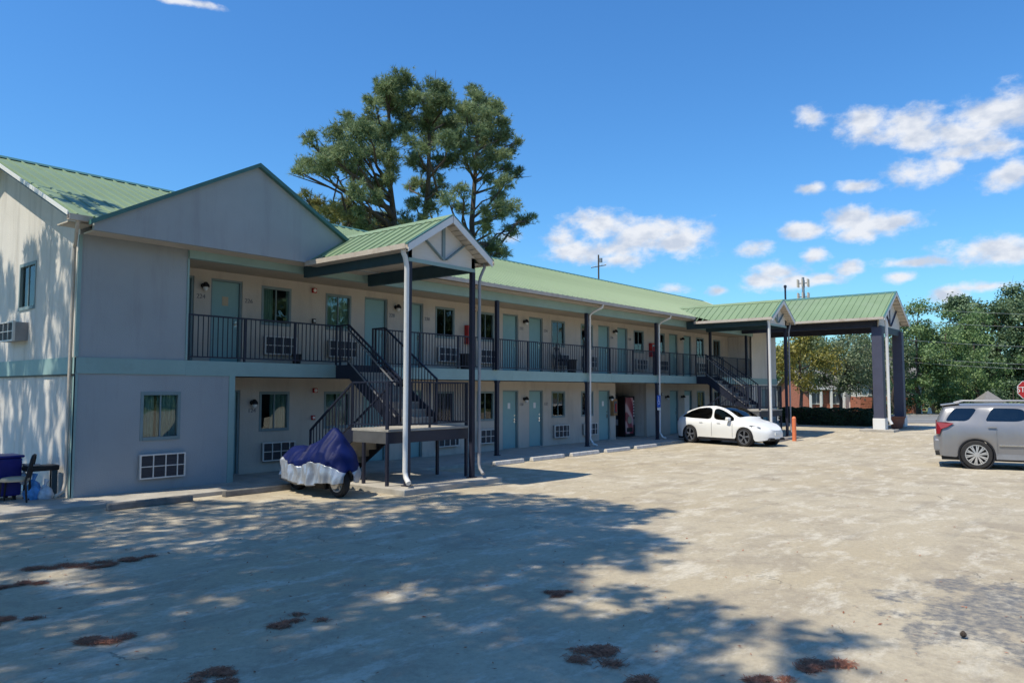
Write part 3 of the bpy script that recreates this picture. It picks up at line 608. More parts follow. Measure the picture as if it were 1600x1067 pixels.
# fire bells / boxes on the walls
for x, z, w, h, m_ in ((12.17, 4.80, .13, .13, 'red'), (12.25, 2.12, .13, .12, 'red'), (12.17, 3.98, .10, .12, 'black'), (12.2, 1.40, .10, .12, 'red'), (18.50, 4.82, .18, .16, 'wood'), (31.4, 1.95, .10, .14, 'metal')):
    mb = MB(); mb.box(x - w / 2, x + w / 2, YM - .06, YM - .002, z - h / 2, z + h / 2); o = mb.build('alarm_box', m_, mot, bevel=.01)
    MB().lathe([(0, -.02), (w * .32, -.015), (w * .36, 0), (0, 0)], (x, YM - .061, z), 12, 'y').build('alarm_lens', 'paper', o)

# ---- posts and downspouts of the walkway
for px_ in (18.13, 23.2, 28.45, 33.7, 38.0):
    a = MB(); a.box(px_ - .055, px_ + .055, 15.56, 15.67, 2.77, 4.97); a.build('porch_post', 'post', mot)
    a = MB(); a.box(px_ - .055, px_ + .055, 15.56, 15.67, .0, 2.44); a.box(px_ - .09, px_ + .09, 15.53, 15.675, .08 + G(px_), .10 + G(px_)); a.box(px_ - .075, px_ + .075, 15.545, 15.672, 2.36, 2.438); a.build('porch_post', 'post', mot)
for dx in (23.36, 28.62):
    mb = MB(); mb.tube([(dx + .12, 15.07, 5.28), (dx + .12, 15.09, 5.18), (dx + .03, 15.45, 5.02), (dx, 15.57, 4.9), (dx, 15.59, .35), (dx, 15.45, .16), (dx + .02, 15.30, .12)], .042, 8)
    o = mb.build('downspout', 'white', mot, smooth=50)
mb = MB(); mb.tube([(5.56, 15.1, 5.28), (5.56, 15.14, 5.16), (5.70, 15.55, 5.02), (5.765, 15.78, 4.88), (5.765, 15.80, .38), (5.72, 15.76, .22), (5.55, 15.68, .14)], .034, 8)
mb.build('downspout', 'gutter', mot, smooth=50)

# ---- railings
def railing(p0, p1, parent, h=1.0, gap=.115, postsn=None, post_ends=(True, True), double=False, low=.09):
    p0 = Vector(p0); p1 = Vector(p1); L = (p1 - p0).length; up = Vector((0, 0, 1))
    mb = MB(); mb.beam(p0 + up * h, p1 + up * h, .05, .035); mb.beam(p0 + up * low, p1 + up * low, .035, .03)
    if double: mb.beam(p0 + up * (h - .13), p1 + up * (h - .13), .03, .03)
    n = postsn if postsn is not None else max(1, int(round((p1 - p0).xy.length / 1.55)))
    for i in range(n + 1):
        if (i == 0 and not post_ends[0]) or (i == n and not post_ends[1]): continue
        q = p0.lerp(p1, i / n); mb.box(q.x - .02, q.x + .02, q.y - .02, q.y + .02, q.z, q.z + h + .01)
    r = mb.build('railing', 'rail', parent)
    mb = MB(); k = max(2, int((p1 - p0).xy.length / gap))
    for i in range(1, k):
        q = p0.lerp(p1, i / k); mb.box(q.x - .0085, q.x + .0085, q.y - .0085, q.y + .0085, q.z + low, q.z + h - .01)
    mb.build('balusters', 'rail', r, kind='stuff')
    return r
YR = 15.72
for a, b in ((8.05, 12.1), (13.26, 18.07), (18.19, 23.14), (23.26, 28.39), (28.51, 32.4), (33.56, 38.85)):
    railing((a, YR, Z2), (b, YR, Z2), mot)
# ================================================================== STAIR CANOPIES, STAIRS
def canopy(X0, name, label, hs_=1.3, ze=5.17, zr=5.98, yfr=11.58, yface=11.87, postdx=1.0, zbase=.10, beamz=(4.87, 5.20), post=.05, rib=.3, group=None, big=False, cat='canopy'):
    T = thing(name, (X0, yface, 0), label, cat, group=group)
    sl = (zr - ze) / hs_
    rf = MB().box(X0 - .01, X0 + .01, yfr + .02, 16.2, zr - .09, zr - .05).build('roof', 'roof', T)
    ystop = lambda z: EY + (z - EZ) / SL if z > EZ else EY + .02
    Yr = ystop(zr) + .05
    for s in (-1, 1):
        def P(u, y, h=0): # u distance from ridge
            nrm = Vector((s * sl, 0, 1)).normalized(); return Vector((X0 + s * u, y, zr - sl * u)) + nrm * h
        ue = hs_
        pan = []
        y = yfr; k = 0
        while y < Yr - .01:
            y1 = min(y + rib * 3, Yr)
            # trim each panel against the main roof: the eave end stops earlier than the ridge end
            def uend(yy):
                zz = EZ + SL * (yy - EY); u_ = (zr - zz) / sl; return max(0.02, min(ue, u_))
            def ulim(yy): return ue if yy <= EY + .02 else uend(yy)
            mb = MB(); a0, a1 = ulim(y), ulim(y1)
            mb.add([P(0, y), P(0, y1), P(a1, y1), P(a0, y), P(0, y, -.03), P(0, y1, -.03), P(a1, y1, -.03), P(a0, y, -.03)], [(0, 1, 2, 3), (7, 6, 5, 4), (3, 2, 6, 7), (0, 3, 7, 4)])
            for j in range(3):
                yy = y + rib * (j + .5)
                if yy > y1: break
                aa = ulim(yy)
                mb.add([P(0, yy - .022, .001), P(0, yy - .012, .028), P(0, yy + .012, .028), P(0, yy + .022, .001), P(aa, yy - .022, .001), P(aa, yy - .012, .028), P(aa, yy + .012, .028), P(aa, yy + .022, .001)],
                       [(0, 1, 5, 4), (1, 2, 6, 5), (2, 3, 7, 6), (4, 5, 6, 7)])
            mb.build('roof_panel', 'roof', rf); y = y1
        # rake board
        mb = MB(); a = P(0, yfr, .02); b = P(ue + .02, yfr, .02)
        mb.prism([a, b, b + Vector((0, 0, -.17)), a + Vector((0, 0, -.17))], (0, -.025, 0)); mb.build('rake_board', 'white', rf)
        mb = MB(); a = P(0, yfr - .03, .04); b = P(ue + .04, yfr - .03, .04)
        mb.prism([a, b, b + Vector((0, 0, -.03)), a + Vector((0, 0, -.03))], (0, .06, 0)); mb.build('rake_flashing', 'ridge', rf)
        # boarded soffit behind the rake
        k2 = 9
        for j in range(k2):
            u0 = .03 + (ue - .05) * j / k2; u1 = .03 + (ue - .05) * (j + .88) / k2
            mb = MB(); mb.add([P(u0, yfr, -.10), P(u1, yfr, -.10), P(u1, yface + .01, -.10), P(u0, yface + .01, -.10), P(u0, yfr, -.085), P(u1, yfr, -.085), P(u1, yface + .01, -.085), P(u0, yface + .01, -.085)], [(0, 1, 2, 3), (4, 5, 6, 7), (0, 3, 7, 4), (1, 2, 6, 5)])
            mb.build('soffit_board', 'soffit', rf)
        # flat soffit under the side eave, gutter
        x0, x1 = sorted((X0 + s * (postdx + .05), X0 + s * (ue - .01)))
        yb = EY - .05
        MB().box(x0, x1, yface, yb, ze - .10, ze - .075).build('soffit', 'soffit', T)
        gx = X0 + s * (ue + .0) - (.112 if s < 0 else 0)
        gutter(yfr, yb, gx, ze - .11, parent=T, alongx=False, m='gutter')
        # post, beam, downspout
        X = X0 + s * postdx
        if not big:
            mb = MB(); mb.box(X - post, X + post, yface - post + .03, yface + post + .03, zbase, beamz[0]); mb.box(X - post - .04, X + post + .04, yface - post - .01, yface + post + .07, zbase, zbase + .02)
            mb.build('post', 'post', T)
        MB().box(X - .06, X + .06, yface + (.0 if not big else .1), 15.6, *beamz).build('beam', 'darkteal' if not big else 'post', T)
        xo = X - .16 if s < 0 else X + .13; r_ = .055 if s < 0 else .036
        if big:
            if s < 0:
                mb = MB(); mb.tube([(X - .2, yface - .3, ze - .08), (X - .2, yface - .33, ze - .2), (X - .12, yface - .32, ze - .4), (X - .12, yface - .32, zbase + .5), (X - .12, yface - .42, zbase + .3)], .07, 10)
                mb.build('downspout', 'white', T, smooth=50)
        else:
            gx0 = X0 + s * (ue - .02)
            mb = MB(); mb.tube([(gx0, yface - .10, ze - .07), (gx0, yface - .10, ze - .17), (gx0 - s * .05, yface - .10, ze - .24), (xo + s * .02, yface - .09, ze - .40), (xo, yface - .08, ze - .50), (xo, yface - .08, zbase + .32), (xo, yface - .11, zbase + .20), (xo - .06, yface - .26, zbase + .10)], r_, 10)
            mb.build('downspout', 'white' if s < 0 else 'greypipe', T, smooth=50)
    MB().box(X0 - postdx + .065, X0 + postdx - .065, yface + .15, 15.6, beamz[1] - .03, beamz[1] - .003).build('canopy_ceiling', 'soffit', T)
    # gable face with king post and braces
    w = postdx + .05; zb = beamz[0] + .03
    zt = lambda u: zr - sl * u - .10
    MB().prism([(X0 - w, yface, zb), (X0 + w, yface, zb), (X0 + w, yface, zt(w)), (X0, yface, zt(0)), (X0 - w, yface, zt(w))], (0, .05, 0)).build('gable_face', 'siding', T)
    MB().box(X0 - .045, X0 + .045, yface - .03, yface - .002, zb + .12, zt(.04)).build('king_post', 'trim' if not big else 'column', T)
    for s in (-1, 1):
        MB().beam((X0 + s * .07, yface - .018, zb + .14), (X0 + s * w * .62, yface - .018, zt(w * .62) - .03), .026, .12, up=(0, 1, 0)).build('brace', 'trim' if not big else 'column', T)
    MB().box(X0 - w, X0 + w, yface - .02, yface - .001, zb - .03, zb + .05).build('face_trim', 'band' if not big else 'post', T)
    mb = MB(); mb.prism([(X0 - .12, yfr - .02, zr - .055), (X0, yfr - .02, zr + .05), (X0 + .12, yfr - .02, zr - .055), (X0, yfr - .02, zr + .01)], (0, Yr - yfr - .1, 0)); mb.build('ridge_cap', 'ridge' if big else 'roof', rf)
    return T
canopy(11.93, 'stair_canopy', 'green roofed gable canopy over the nearer staircase, tall white downspout in front', zbase=.12)
canopy(32.30, 'stair_canopy', 'farther gable canopy over the staircase behind the white car', zbase=.12)
PT = canopy(39.4, 'entrance_canopy', 'large drive-through gable canopy on thick dark columns at the far right end of the motel', hs_=2.42, ze=5.45, zr=6.82, yfr=8.72, yface=9.05, postdx=1.9, zbase=.3, beamz=(5.03, 5.36), rib=.3, big=True)
for s in (-1, 1):
    X = 39.4 + s * 1.9
    o = MB().box(X - .22, X + .22, 8.92, 9.36, .85, 5.03).build('column', 'column', PT, bevel=.01)
    MB().box(X - .26, X + .26, 8.88, 9.40, .26, .85).build('column_base', 'white', o, bevel=.015)
MB().box(36.9, 37.9, 8.45, 9.9, .1, .36).build('island', 'concrete', PT, bevel=.02)
MB().box(40.8, 42.3, 8.45, 9.9, .1, .36).build('island', 'concrete', PT, bevel=.02)
MB().box(37.5, 41.3, 9.02, 9.10, 4.80, 5.05).build('beam', 'post', PT)

def staircase(X0, label, zoff=0.0):
    """switchback stair: flight one rises towards the lot, flight two returns to the balcony. X0 = left edge"""
    T = thing('staircase', (X0 + 1.3, 13.5, 0), label, 'staircase')
    # landing
    Xa, Xb, Ya, Yb, zl = X0, X0 + 2.48, 12.17, 13.36, 1.30
    for i, (a, b) in enumerate(((Xa, Xa + .62), (Xa + .625, Xa + 1.24), (Xa + 1.245, Xa + 1.86), (Xa + 1.865, Xb))):
        MB().box(a, b, Ya - .02, Yb, zl - .055, zl).build('landing_slab', 'concrete', T, bevel=.006)
    mb = MB(); mb.box(Xa, Xb, Ya, Ya + .05, zl - .30, zl - .057); mb.box(Xa, Xb, Yb - .05, Yb - .002, zl - .30, zl - .057)
    mb.box(Xb - .05, Xb, Ya + .052, Yb - .052, zl - .30, zl - .057); mb.build('landing_frame', 'rail', T)
    MB().box(Xa - .004, Xa + .05, Ya + .052, Yb - .052, zl - .30, zl - .057).build('landing_frame', 'greypaint', T)
    for (x, y) in ((Xa + .03, Ya + .04), (Xa + .03, Ya + .80), (Xa + 2.28, Ya + .82), (Xb - .03, Ya + .04)):
        MB().box(x - .03, x + .03, y - .03, y + .03, .12, zl - .30).build('leg', 'post', T)
    # flight one (left), from the walkway up towards the lot
    n = 7; rise = (zl - .12) / n; run = .255; y0 = Yb + run * (n - 1)
    for i in range(n - 1):
        y1 = y0 - run * i; z = .12 + rise * (i + 1)
        mb = MB(); mb.box(Xa + .05, Xa + 1.12, y1 - run - .02, y1, z - .05, z); mb.box(Xa + .05, Xa + 1.12, y1 - .01, y1 - .0, z - rise + .0, z - .052); mb.build('tread', 'concrete', T)
    for x in (Xa + .02, Xa + 1.15):
        mb = MB(); mb.prism([(x - .02, y0 + .12, .12), (x - .02, y0 + .12, .34), (x - .02, Yb, zl + .03), (x - .02, Yb, zl - .30), (x - .02, y0 - .2, .12)], (.04, 0, 0)); mb.build('stringer', 'rail', T)
        railing((x, y0, .12 + rise * .6), (x, Yb + .02, zl + .0), T, h=.98, postsn=1, gap=.11)
    # flight two (right), back up to the balcony
    Xc, Xd = X0 + 1.30, X0 + 2.55; yt = 15.2; n = 8; rise = (Z2 - zl) / n; run = (yt - Yb) / (n - 1)
    MB().box(Xc + .01, Xd, yt, YF - .025, Z2 - .34, Z2 - .0).build('bridge', 'rail', T)
    for i in range(n - 1):
        z = zl + rise * (i + 1); y1 = Yb + run * i
        mb = MB(); mb.box(Xc + .06, Xd - .06, y1 - .02, y1 + run, z - .05, z); mb.box(Xc + .06, Xd - .06, y1 + .0, y1 + .012, z - rise, z - .052); mb.build('tread', 'concrete', T)
    for x in (Xc + .03, Xd - .03):
        mb = MB(); mb.prism([(x - .02, Yb - .12, zl), (x - .02, Yb - .12, zl + .22), (x - .02, yt, Z2 + .04), (x - .02, yt, Z2 - .30), (x - .02, Yb + .25, zl)], (.04, 0, 0)); mb.build('stringer', 'rail', T)
        railing((x, Yb - .1, zl + .10), (x, yt, Z2), T, h=1.0, postsn=1, gap=.105, double=x < Xc + .5)
        railing((x, yt, Z2), (x, YR - .03, Z2), T, h=1.0, postsn=1, gap=.1, post_ends=(False, True))
        if x < Xc + .5:   # pale handrails on brackets
            for dz in (.84, .10):
                MB().beam((x - .05, Yb - .0, zl + dz + .1), (x - .05, yt - .05, Z2 + dz), .022, .03).build('handrail', 'metal', T)
    railing((Xa + .02, Ya + .02, zl), (Xb - .02, Ya + .02, zl), T, postsn=2, gap=.11)
    railing((Xa + .02, Ya + .06, zl), (Xa + .02, Yb, zl), T, postsn=1, gap=.11)
    railing((Xb - .02, Ya + .06, zl), (Xb - .02, Yb - .12, zl), T, postsn=1, gap=.11)
    return T
staircase(10.62, 'black metal switchback staircase beside the covered motorcycle')
staircase(30.99, 'black metal staircase behind the white car, under the farther gable canopy')
# raised pads under the stairs
o = MB().box(10.45, 13.5, 11.45, 14.495, -.1, .12).build('stair_pad', 'concrete', bevel=.02); o['kind'] = 'structure'
o = MB().box(30.8, 33.6, 11.45, 14.495, -.1, .12).build('stair_pad', 'concrete', bevel=.02); o['kind'] = 'structure'
o = MB().box(33.6, 43.8, 10.7, 11.2, -.1, .30).build('kerb', 'concrete', bevel=.02) if False else None

# ================================================================== SMALL THINGS ON THE LOT
stops = [(5.85, 7.40, 14.12, 'shaded concrete wheel stop in front of the left wing window'), (8.08, 9.62, 14.16, 'shaded concrete wheel stop between the left wing corner and the covered motorcycle'),
         (16.25, 17.55, 14.1, 'short pale wheel stop just right of the stair canopy shadow'), (17.98, 19.62, 14.12, 'white wheel stop in front of the first pair of lower doors right of the stairs'),
         (20.05, 21.62, 14.12, 'white wheel stop left of the post with the downspout'), (22.05, 23.60, 14.1, 'white wheel stop right below the post with the downspout'),
         (24.05, 25.55, 14.1, 'white wheel stop in front of the vending machine alcove, behind the white car')]
for a, b, y, lab in stops:
    mb = MB(); mb.prism([(a, y - .08, .0), (a, y + .08, .0), (a, y + .055, .12), (a, y - .055, .12)], (b - a, 0, 0))
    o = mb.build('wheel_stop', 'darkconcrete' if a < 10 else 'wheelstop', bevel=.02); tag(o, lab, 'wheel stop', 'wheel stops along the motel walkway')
    for k in (.2, .8): MB().lathe([(0, .121), (.018, .121), (.018, .118)], (a + (b - a) * k, y, 0), 8).build('anchor_pin', 'metal', o)
# bollard
B = thing('bollard', (32.0, 11.15, G(32)), 'orange painted steel bollard near the nose of the white car', 'bollard')
MB().tube([(32.0, 11.15, 0), (32.0, 11.15, .95)], .085, 16).build('pipe', 'orange', B, smooth=40)
MB().lathe([(.085, .95), (.07, 1.0), (.035, 1.03), (0, 1.035)], (32.0, 11.15, 0), 16).build('cap', 'orange', B, smooth=60)
# vending machines
def vending(x0, x1, y, label, kind):
    T = thing('vending_machine', ((x0 + x1) / 2, y + .4, .08), label, 'vending machine')
    MB().box(x0, x1, y, y + .8, .10, 1.86).build('cabinet', 'black', T, bevel=.015)
    if kind == 0:
        MB().box(x0 + .04, x1 - .30, y - .02, y - .002, .95, 1.80).build('front_window', 'headlamp', T)
        MB().box(x0 + .05, x1 - .3, y - .024, y - .006, .30, .9).build('lower_panel', 'metal', T)
        MB().box(x0 + .05, x0 + .35, y - .03, y - .021, 1.2, 1.75).build('poster', 'paper', T)
        MB().box(x0 + .36, x0 + .52, y - .03, y - .021, 1.1, 1.78).build('poster', 'red', T)
    else:
        m = bpy.data.materials.new('printed_front'); m.use_nodes = True; t = m.node_tree; b = t.nodes['Principled BSDF']; b.inputs['Roughness'].default_value = .3
        c = N('ShaderNodeTexCoord', t); w = N('ShaderNodeTexWave', t, wave_type='BANDS'); w.bands_direction = 'DIAGONAL'; w.inputs['Scale'].default_value = .8; w.inputs['Distortion'].default_value = 5; w.inputs['Detail'].default_value = 3
        t.links.new(c.outputs['Object'], w.inputs[0]); r = N('ShaderNodeValToRGB', t); t.links.new(w.outputs[0], r.inputs[0])
        e = r.color_ramp.elements; e[0].color = (.34, .03, .06, 1); e[0].position = .3; e[1].color = (.72, .42, .42, 1); e[1].position = .85
        q = r.color_ramp.elements.new(.6); q.color = (.50, .10, .13, 1)
        t.links.new(r.outputs[0], b.inputs['Base Color']); M['vend'] = m
        MB().box(x0 + .03, x1 - .2, y - .03, y - .002, .22, 1.80).build('printed_front', m, T)
        MB().lathe([(0, -.01), (.17, -.01), (.17, 0), (0, 0)], (x0 + .33, y - .035, .82), 20, 'y').build('printed_disc', 'cushion', T)
        MB().box(x0 + .1, x1 - .28, y - .045, y - .031, .30, .48).build('delivery_flap', 'black', T)
        for k in range(6): MB().box(x1 - .15, x1 - .07, y - .02, y - .002, .95 + k * .13, 1.03 + k * .13).build('button', 'paper', T)
    MB().box(x1 - .17 if kind else x1 - .24, x1 - .05, y - .022, y - .002, .6, .85).build('coin_panel', 'metal', T)
vending(27.95, 28.83, 17.75, 'dark snack vending machine with pale and red panels, left in the alcove', 0)
vending(28.90, 29.75, 17.45, 'red drinks vending machine with swirling printed front, right in the alcove', 1)
# extinguisher cabinets
def cabinet(x, z, label, m, w=.26, h=.62):
    T = thing('extinguisher_cabinet', (x, YM - .1, z), label, 'fire cabinet')
    mb = MB(); mb.box(x - w / 2, x + w / 2, YM - .17, YM - .003, z - h / 2, z + h / 2); mb.build('case', m, T, bevel=.01)
    MB().box(x - w / 2 + .04, x + w / 2 - .04, YM - .176, YM - .172, z - h / 2 + .1, z + h / 2 - .08).build('door_pane', 'headlamp', T)
    MB().tube([(x, YM - .19, z - .18), (x, YM - .19, z + .12), (x, YM - .19, z + .16)], [.035, .035, .015], 10).build('extinguisher', 'red', T, smooth=50)
cabinet(18.22, 3.95, 'red fire extinguisher cabinet on the upper walkway wall behind the right canopy post', 'red')
cabinet(27.13, 1.42, 'yellow-brown extinguisher cabinet on the pillar left of the vending machines', 'wood', .3, .68)
cabinet(30.4, 3.95, 'red extinguisher cabinet on the upper walkway above the vending machines', 'red')
# accessible parking sign on the post
T = thing('parking_sign', (28.45, 15.54, 1.7), 'blue accessible parking sign on the walkway post beside the white car', 'sign')
MB().box(28.30, 28.60, 15.525, 15.535, 1.42, 1.92).build('panel', 'blue', T, bevel=.004)
MB().box(28.31, 28.59, 15.518, 15.523, 1.30, 1.40).build('lower_plate', 'paper', T)
mb = MB(); y = 15.519
mb.lathe([(0, 0), (.026, 0), (.026, .004), (0, .004)], (28.43, y, 1.845), 12, 'y')
mb.box(28.415, 28.44, y, y + .004, 1.66, 1.81); mb.box(28.44, 28.50, y, y + .004, 1.735, 1.755); mb.box(28.44, 28.51, y, y + .004, 1.655, 1.678); mb.beam((28.505, y + .002, 1.665), (28.54, y + .002, 1.56), .004, .022, up=(1, 0, 0))
k = 18
for i in range(k):
    a0 = R(120) + R(250) * i / k; a1 = R(120) + R(250) * (i + 1) / k
    mb.beam((28.44 + .085 * math.cos(a0), y + .002, 1.62 + .085 * math.sin(a0)), (28.44 + .085 * math.cos(a1), y + .002, 1.62 + .085 * math.sin(a1)), .018, .004, up=(0, 1, 0))
mb.build('wheelchair_symbol', 'paper', T)
# things left on the balcony
def bin_(x, y, z, label, r=.17, h=.5, m='black'):
    T = thing('trash_bin', (x, y, z), label, 'trash bin')
    MB().lathe([(0, 0), (r * .8, 0), (r, h), (r * .93, h), (r * .75, .03), (0, .03)], (x, y, z), 16).build('bucket', m, T, smooth=40)
    MB().lathe([(r * 1.08, h), (r * 1.08, h + .03), (r * .95, h + .03), (r * .95, h)], (x, y, z), 16, close=True).build('rim', m, T, smooth=40)
bin_(17.65, 16.55, Z2, 'small black bin on the balcony below the window unit right of the stairs')
bin_(23.5, 16.5, Z2, 'black bin on the balcony under the unit left of the second downspout', .2, .5)
bin_(11.4, 16.6, Z2, 'low dark bucket on the balcony left of the stair opening', .12, .26)
def chair(x, y, z, rz, label, seat='black', h=.95, curved=False):
    T = thing('chair', (x, y, z), label, 'chair', rz)
    for sx in (-.2, .2):
        MB().tube([(sx, .2, 0), (sx * .95, .18, .45)], .017, 8).build('leg', 'black', T, local=True, smooth=50)
        MB().tube([(sx, -.24, 0), (sx * .95, -.2, .45)], .017, 8).build('leg', 'black', T, local=True, smooth=50)
    mb = MB(); r = []
    for i in range(20):
        a = 2 * math.pi * i / 20; r.append((.23 * math.copysign(abs(math.cos(a)) ** .7, math.cos(a)), .23 * math.copysign(abs(math.sin(a)) ** .7, math.sin(a))))
    vs = [(a * .97, b * .97, .45) for a, b in r] + [(a, b, .47) for a, b in r] + [(a * .93, b * .93, .51) for a, b in r] + [(a * .5, b * .5, .525) for a, b in r]
    fs = [tuple(range(20))[::-1], tuple(range(60, 80))] + [(k * 20 + i, k * 20 + (i + 1) % 20, (k + 1) * 20 + (i + 1) % 20, (k + 1) * 20 + i) for k in range(3) for i in range(20)]
    mb.add(vs, fs); mb.build('seat', seat, T, local=True, smooth=60)
    mb = MB(); P = [(-.19, -.2, .45), (-.2, -.25, .70), (-.18, -.28, h - .07), (-.12, -.29, h - .01), (0, -.29, h), (.12, -.29, h - .01), (.18, -.28, h - .07), (.2, -.25, .70), (.19, -.2, .45)]
    mb.tube(P, .018, 8); mb.build('back_frame', 'black', T, local=True, smooth=60)
    for k in (-.1, -.035, .035, .1): MB().tube([(k, -.22, .5), (k, -.285, h - .02)], .01, 6).build('back_spindle', 'black', T, local=True, smooth=60)
    return T
chair(22.85, 16.45, Z2, R(180), 'black chair on the upper balcony left of the second downspout')
# clutter at the left end
T = thing('storage_box', (4.75, 16.55, 0), 'deep blue plastic storage box against the gable wall at the left edge', 'storage box')
MB().box(4.15, 5.18, 16.25, 16.85, .16, .86).build('body', 'bluetarp', T, bevel=.03)
MB().box(4.12, 5.21, 16.22, 16.88, .862, .91).build('lid', 'bluetarp', T, bevel=.02)
for x in (4.25, 5.08):
    for y in (16.33, 16.77): MB().box(x - .03, x + .03, y - .03, y + .03, .0, .159).build('foot', 'black', T)
chair(4.98, 15.98, .012, R(62), 'black metal chair with beige cushion in front of the blue storage box', 'cushion', .92)
T = thing('grill_table', (5.45, 16.2, 0), 'low black table with thick dark top beside the corner downspout', 'table')
mb = MB(); mb.box(5.20, 5.74, 16.02, 16.36, .60, .70); mb.build('table_top', 'black', T, bevel=.02)
MB().box(5.20, 5.40, 16.0, 16.35, .703, .74).build('tray', 'metal', T, bevel=.01)
for x, y in ((5.24, 16.05), (5.24, 16.32), (5.69, 16.32)): MB().tube([(x, y, .012), (x, y, .60)], .015, 8).build('leg', 'black', T, smooth=50)
MB().box(5.62, 5.71, 16.03, 16.07, .06, .6).build('leg', 'darkteal', T)
def blob(name, c, r, m, label, cat, seed):
    rg = random.Random(seed); bm = bmesh.new(); bmesh.ops.create_icosphere(bm, subdivisions=4, radius=1)
    ph = [rg.uniform(0, 6) for _ in range(6)]
    for v in bm.verts:
        p = v.co.copy(); n = math.sin(5 * p.x + ph[0]) * math.sin(6 * p.y + ph[1]) + .6 * math.sin(11 * p.z + ph[2] + 3 * p.x) + .4 * math.sin(17 * p.x + 9 * p.y + ph[3])
        taper = 1 - .45 * max(0, p.z); v.co = Vector((p.x * r[0] * taper, p.y * r[1] * taper, p.z * r[2])) * (1 + .07 * n)
        if v.co.z < -r[2] * .8: v.co.z = -r[2] * .8
    me = bpy.data.meshes.new(name); bm.to_mesh(me); bm.free(); me.materials.append(M[m])
    me.polygons.foreach_set('use_smooth', [True] * len(me.polygons))
    o = bpy.data.objects.new(name, me); COL.objects.link(o); o.location = (c[0], c[1], c[2] + r[2] * .8); tag(o, label, cat); WL[o.name] = Vector((0, 0, 0))
    kn = MB(); kn.tube([(0, 0, r[2] * .85), (.01, 0, r[2] * 1.15), (.03, .01, r[2] * 1.45)], [.02, .035, .05], 8); kn.build('knot', m, o, smooth=60, local=True)
    return o
blob('plastic_bag', (5.33, 16.12, .012), (.16, .14, .24), 'bluebag', 'full blue plastic bag under the low black table', 'bag', 1)
blob('plastic_bag', (5.50, 16.02, .012), (.14, .12, .19), 'whitebag', 'crumpled pale plastic bag in front of the blue bag', 'bag', 2)
blob('plastic_bag', (5.22, 16.30, .35), (.10, .09, .13), 'whitebag', 'small whitish bag between the chair and the low table', 'bag', 3)

# ================================================================== COVERED MOTORCYCLE
T = thing('motorcycle', (9.62, 13.15, 0), 'motorcycle under a blue and silver fabric cover beside the staircase', 'motorcycle', R(-97))
T.scale = (1.08, 1.08, 1.0)
def interp(K, x):
    if x <= K[0][0]: return K[0][1]
    for (a, b), (c, d) in zip(K, K[1:]):
        if x <= c: return b + (d - b) * (x - a) / (c - a)
    return K[-1][1]
def prof(x):
    K = [(-1.18, .56), (-1.08, .80), (-.9, .93), (-.6, .95), (-.38, .90), (-.15, .97), (.08, 1.10), (.3, 1.20), (.48, 1.35), (.62, 1.37), (.75, 1.26), (.9, 1.02), (1.02, .80), (1.12, .56)]
    for (a, b), (c, d) in zip(K, K[1:]):
        if a <= x <= c: t = (x - a) / (c - a); return b + (d - b) * t
    return K[-1][1]
def wid(x): return .40 * (max(0, 1 - abs(x / (1.13 if x > 0 else 1.20)) ** 3.4)) ** .5 + .015
def hem(x): return interp([(-1.2, .50), (-1.02, .32), (-.6, .27), (-.2, .25), (.2, .20), (.5, .26), (.8, .30), (1.12, .32)], x) + .015 * math.sin(x * 11)
def split(x): return interp([(-1.2, .58), (-.8, .72), (-.4, .60), (0, .58), (.4, .70), (.8, .68), (1.12, .52)], x)
nu, NA, NB = 120, 44, 22
nv = 2 * (NA + NB)
grid = []
for i in range(nu + 1):
    x = -1.18 + 2.30 * i / nu; row = []
    top = prof(x); w = wid(x); hz = hem(x); a_s = min(.97, max(.03, (top - split(x)) / max(.05, top - hz))) ** (1 / 1.35)
    for j in range(nv + 1):
        k = abs(j - nv // 2); sg = -1 if j < nv // 2 else 1
        a = a_s * k / NA if k <= NA else a_s + (1 - a_s) * (k - NA) / NB      # the seam lies on row NA
        zz = top - (top - hz) * (a ** 1.35); ww = w * min(1, (a * 1.9) ** .62) * (.45 + .55 * min(1, a * 1.5 + (1.4 - top) * .5)) if top > 1.05 else w * min(1, (a * 1.9) ** .62)
        low = min(1, max(0, (.95 - zz) / .5))
        fold = .030 * low * (math.sin(x * 17 + 2.4 * math.sin(zz * 3 + x) + (3 if sg > 0 else 0)) + .5 * math.sin(x * 33 + zz * 5) + .25 * math.sin(x * 61 - zz * 9)) + .010 * math.sin(zz * 14 + x * 9)
        if top > 1.0: fold += .018 * math.sin(x * 34 - (1.35 - zz) * 8 * (x - .6))
        row.append(Vector((x + .01 * math.sin(zz * 17), sg * (ww + fold * min(1, a * 6)), zz + .008 * math.sin(x * 25 + a * 5))))
    grid.append(row)
for nm, m_, up_ in (('cover_top', 'navy', True), ('cover_skirt', 'silver', False)):
    mb = MB(); vs = [p for r_ in grid for p in r_]; fs = []
    for i in range(nu):
        for j in range(nv):
            if (NB <= j < nv - NB) == up_: fs.append((i * (nv + 1) + j, (i + 1) * (nv + 1) + j, (i + 1) * (nv + 1) + j + 1, i * (nv + 1) + j + 1))
    used = sorted({k for f in fs for k in f}); mp_ = {k: i for i, k in enumerate(used)}
    mb.add([vs[k] for k in used], [tuple(mp_[k] for k in f) for f in fs]); o = mb.build(nm, m_, T, smooth=75, local=True)
    so_ = o.modifiers.new('solid', 'SOLIDIFY'); so_.thickness = .004
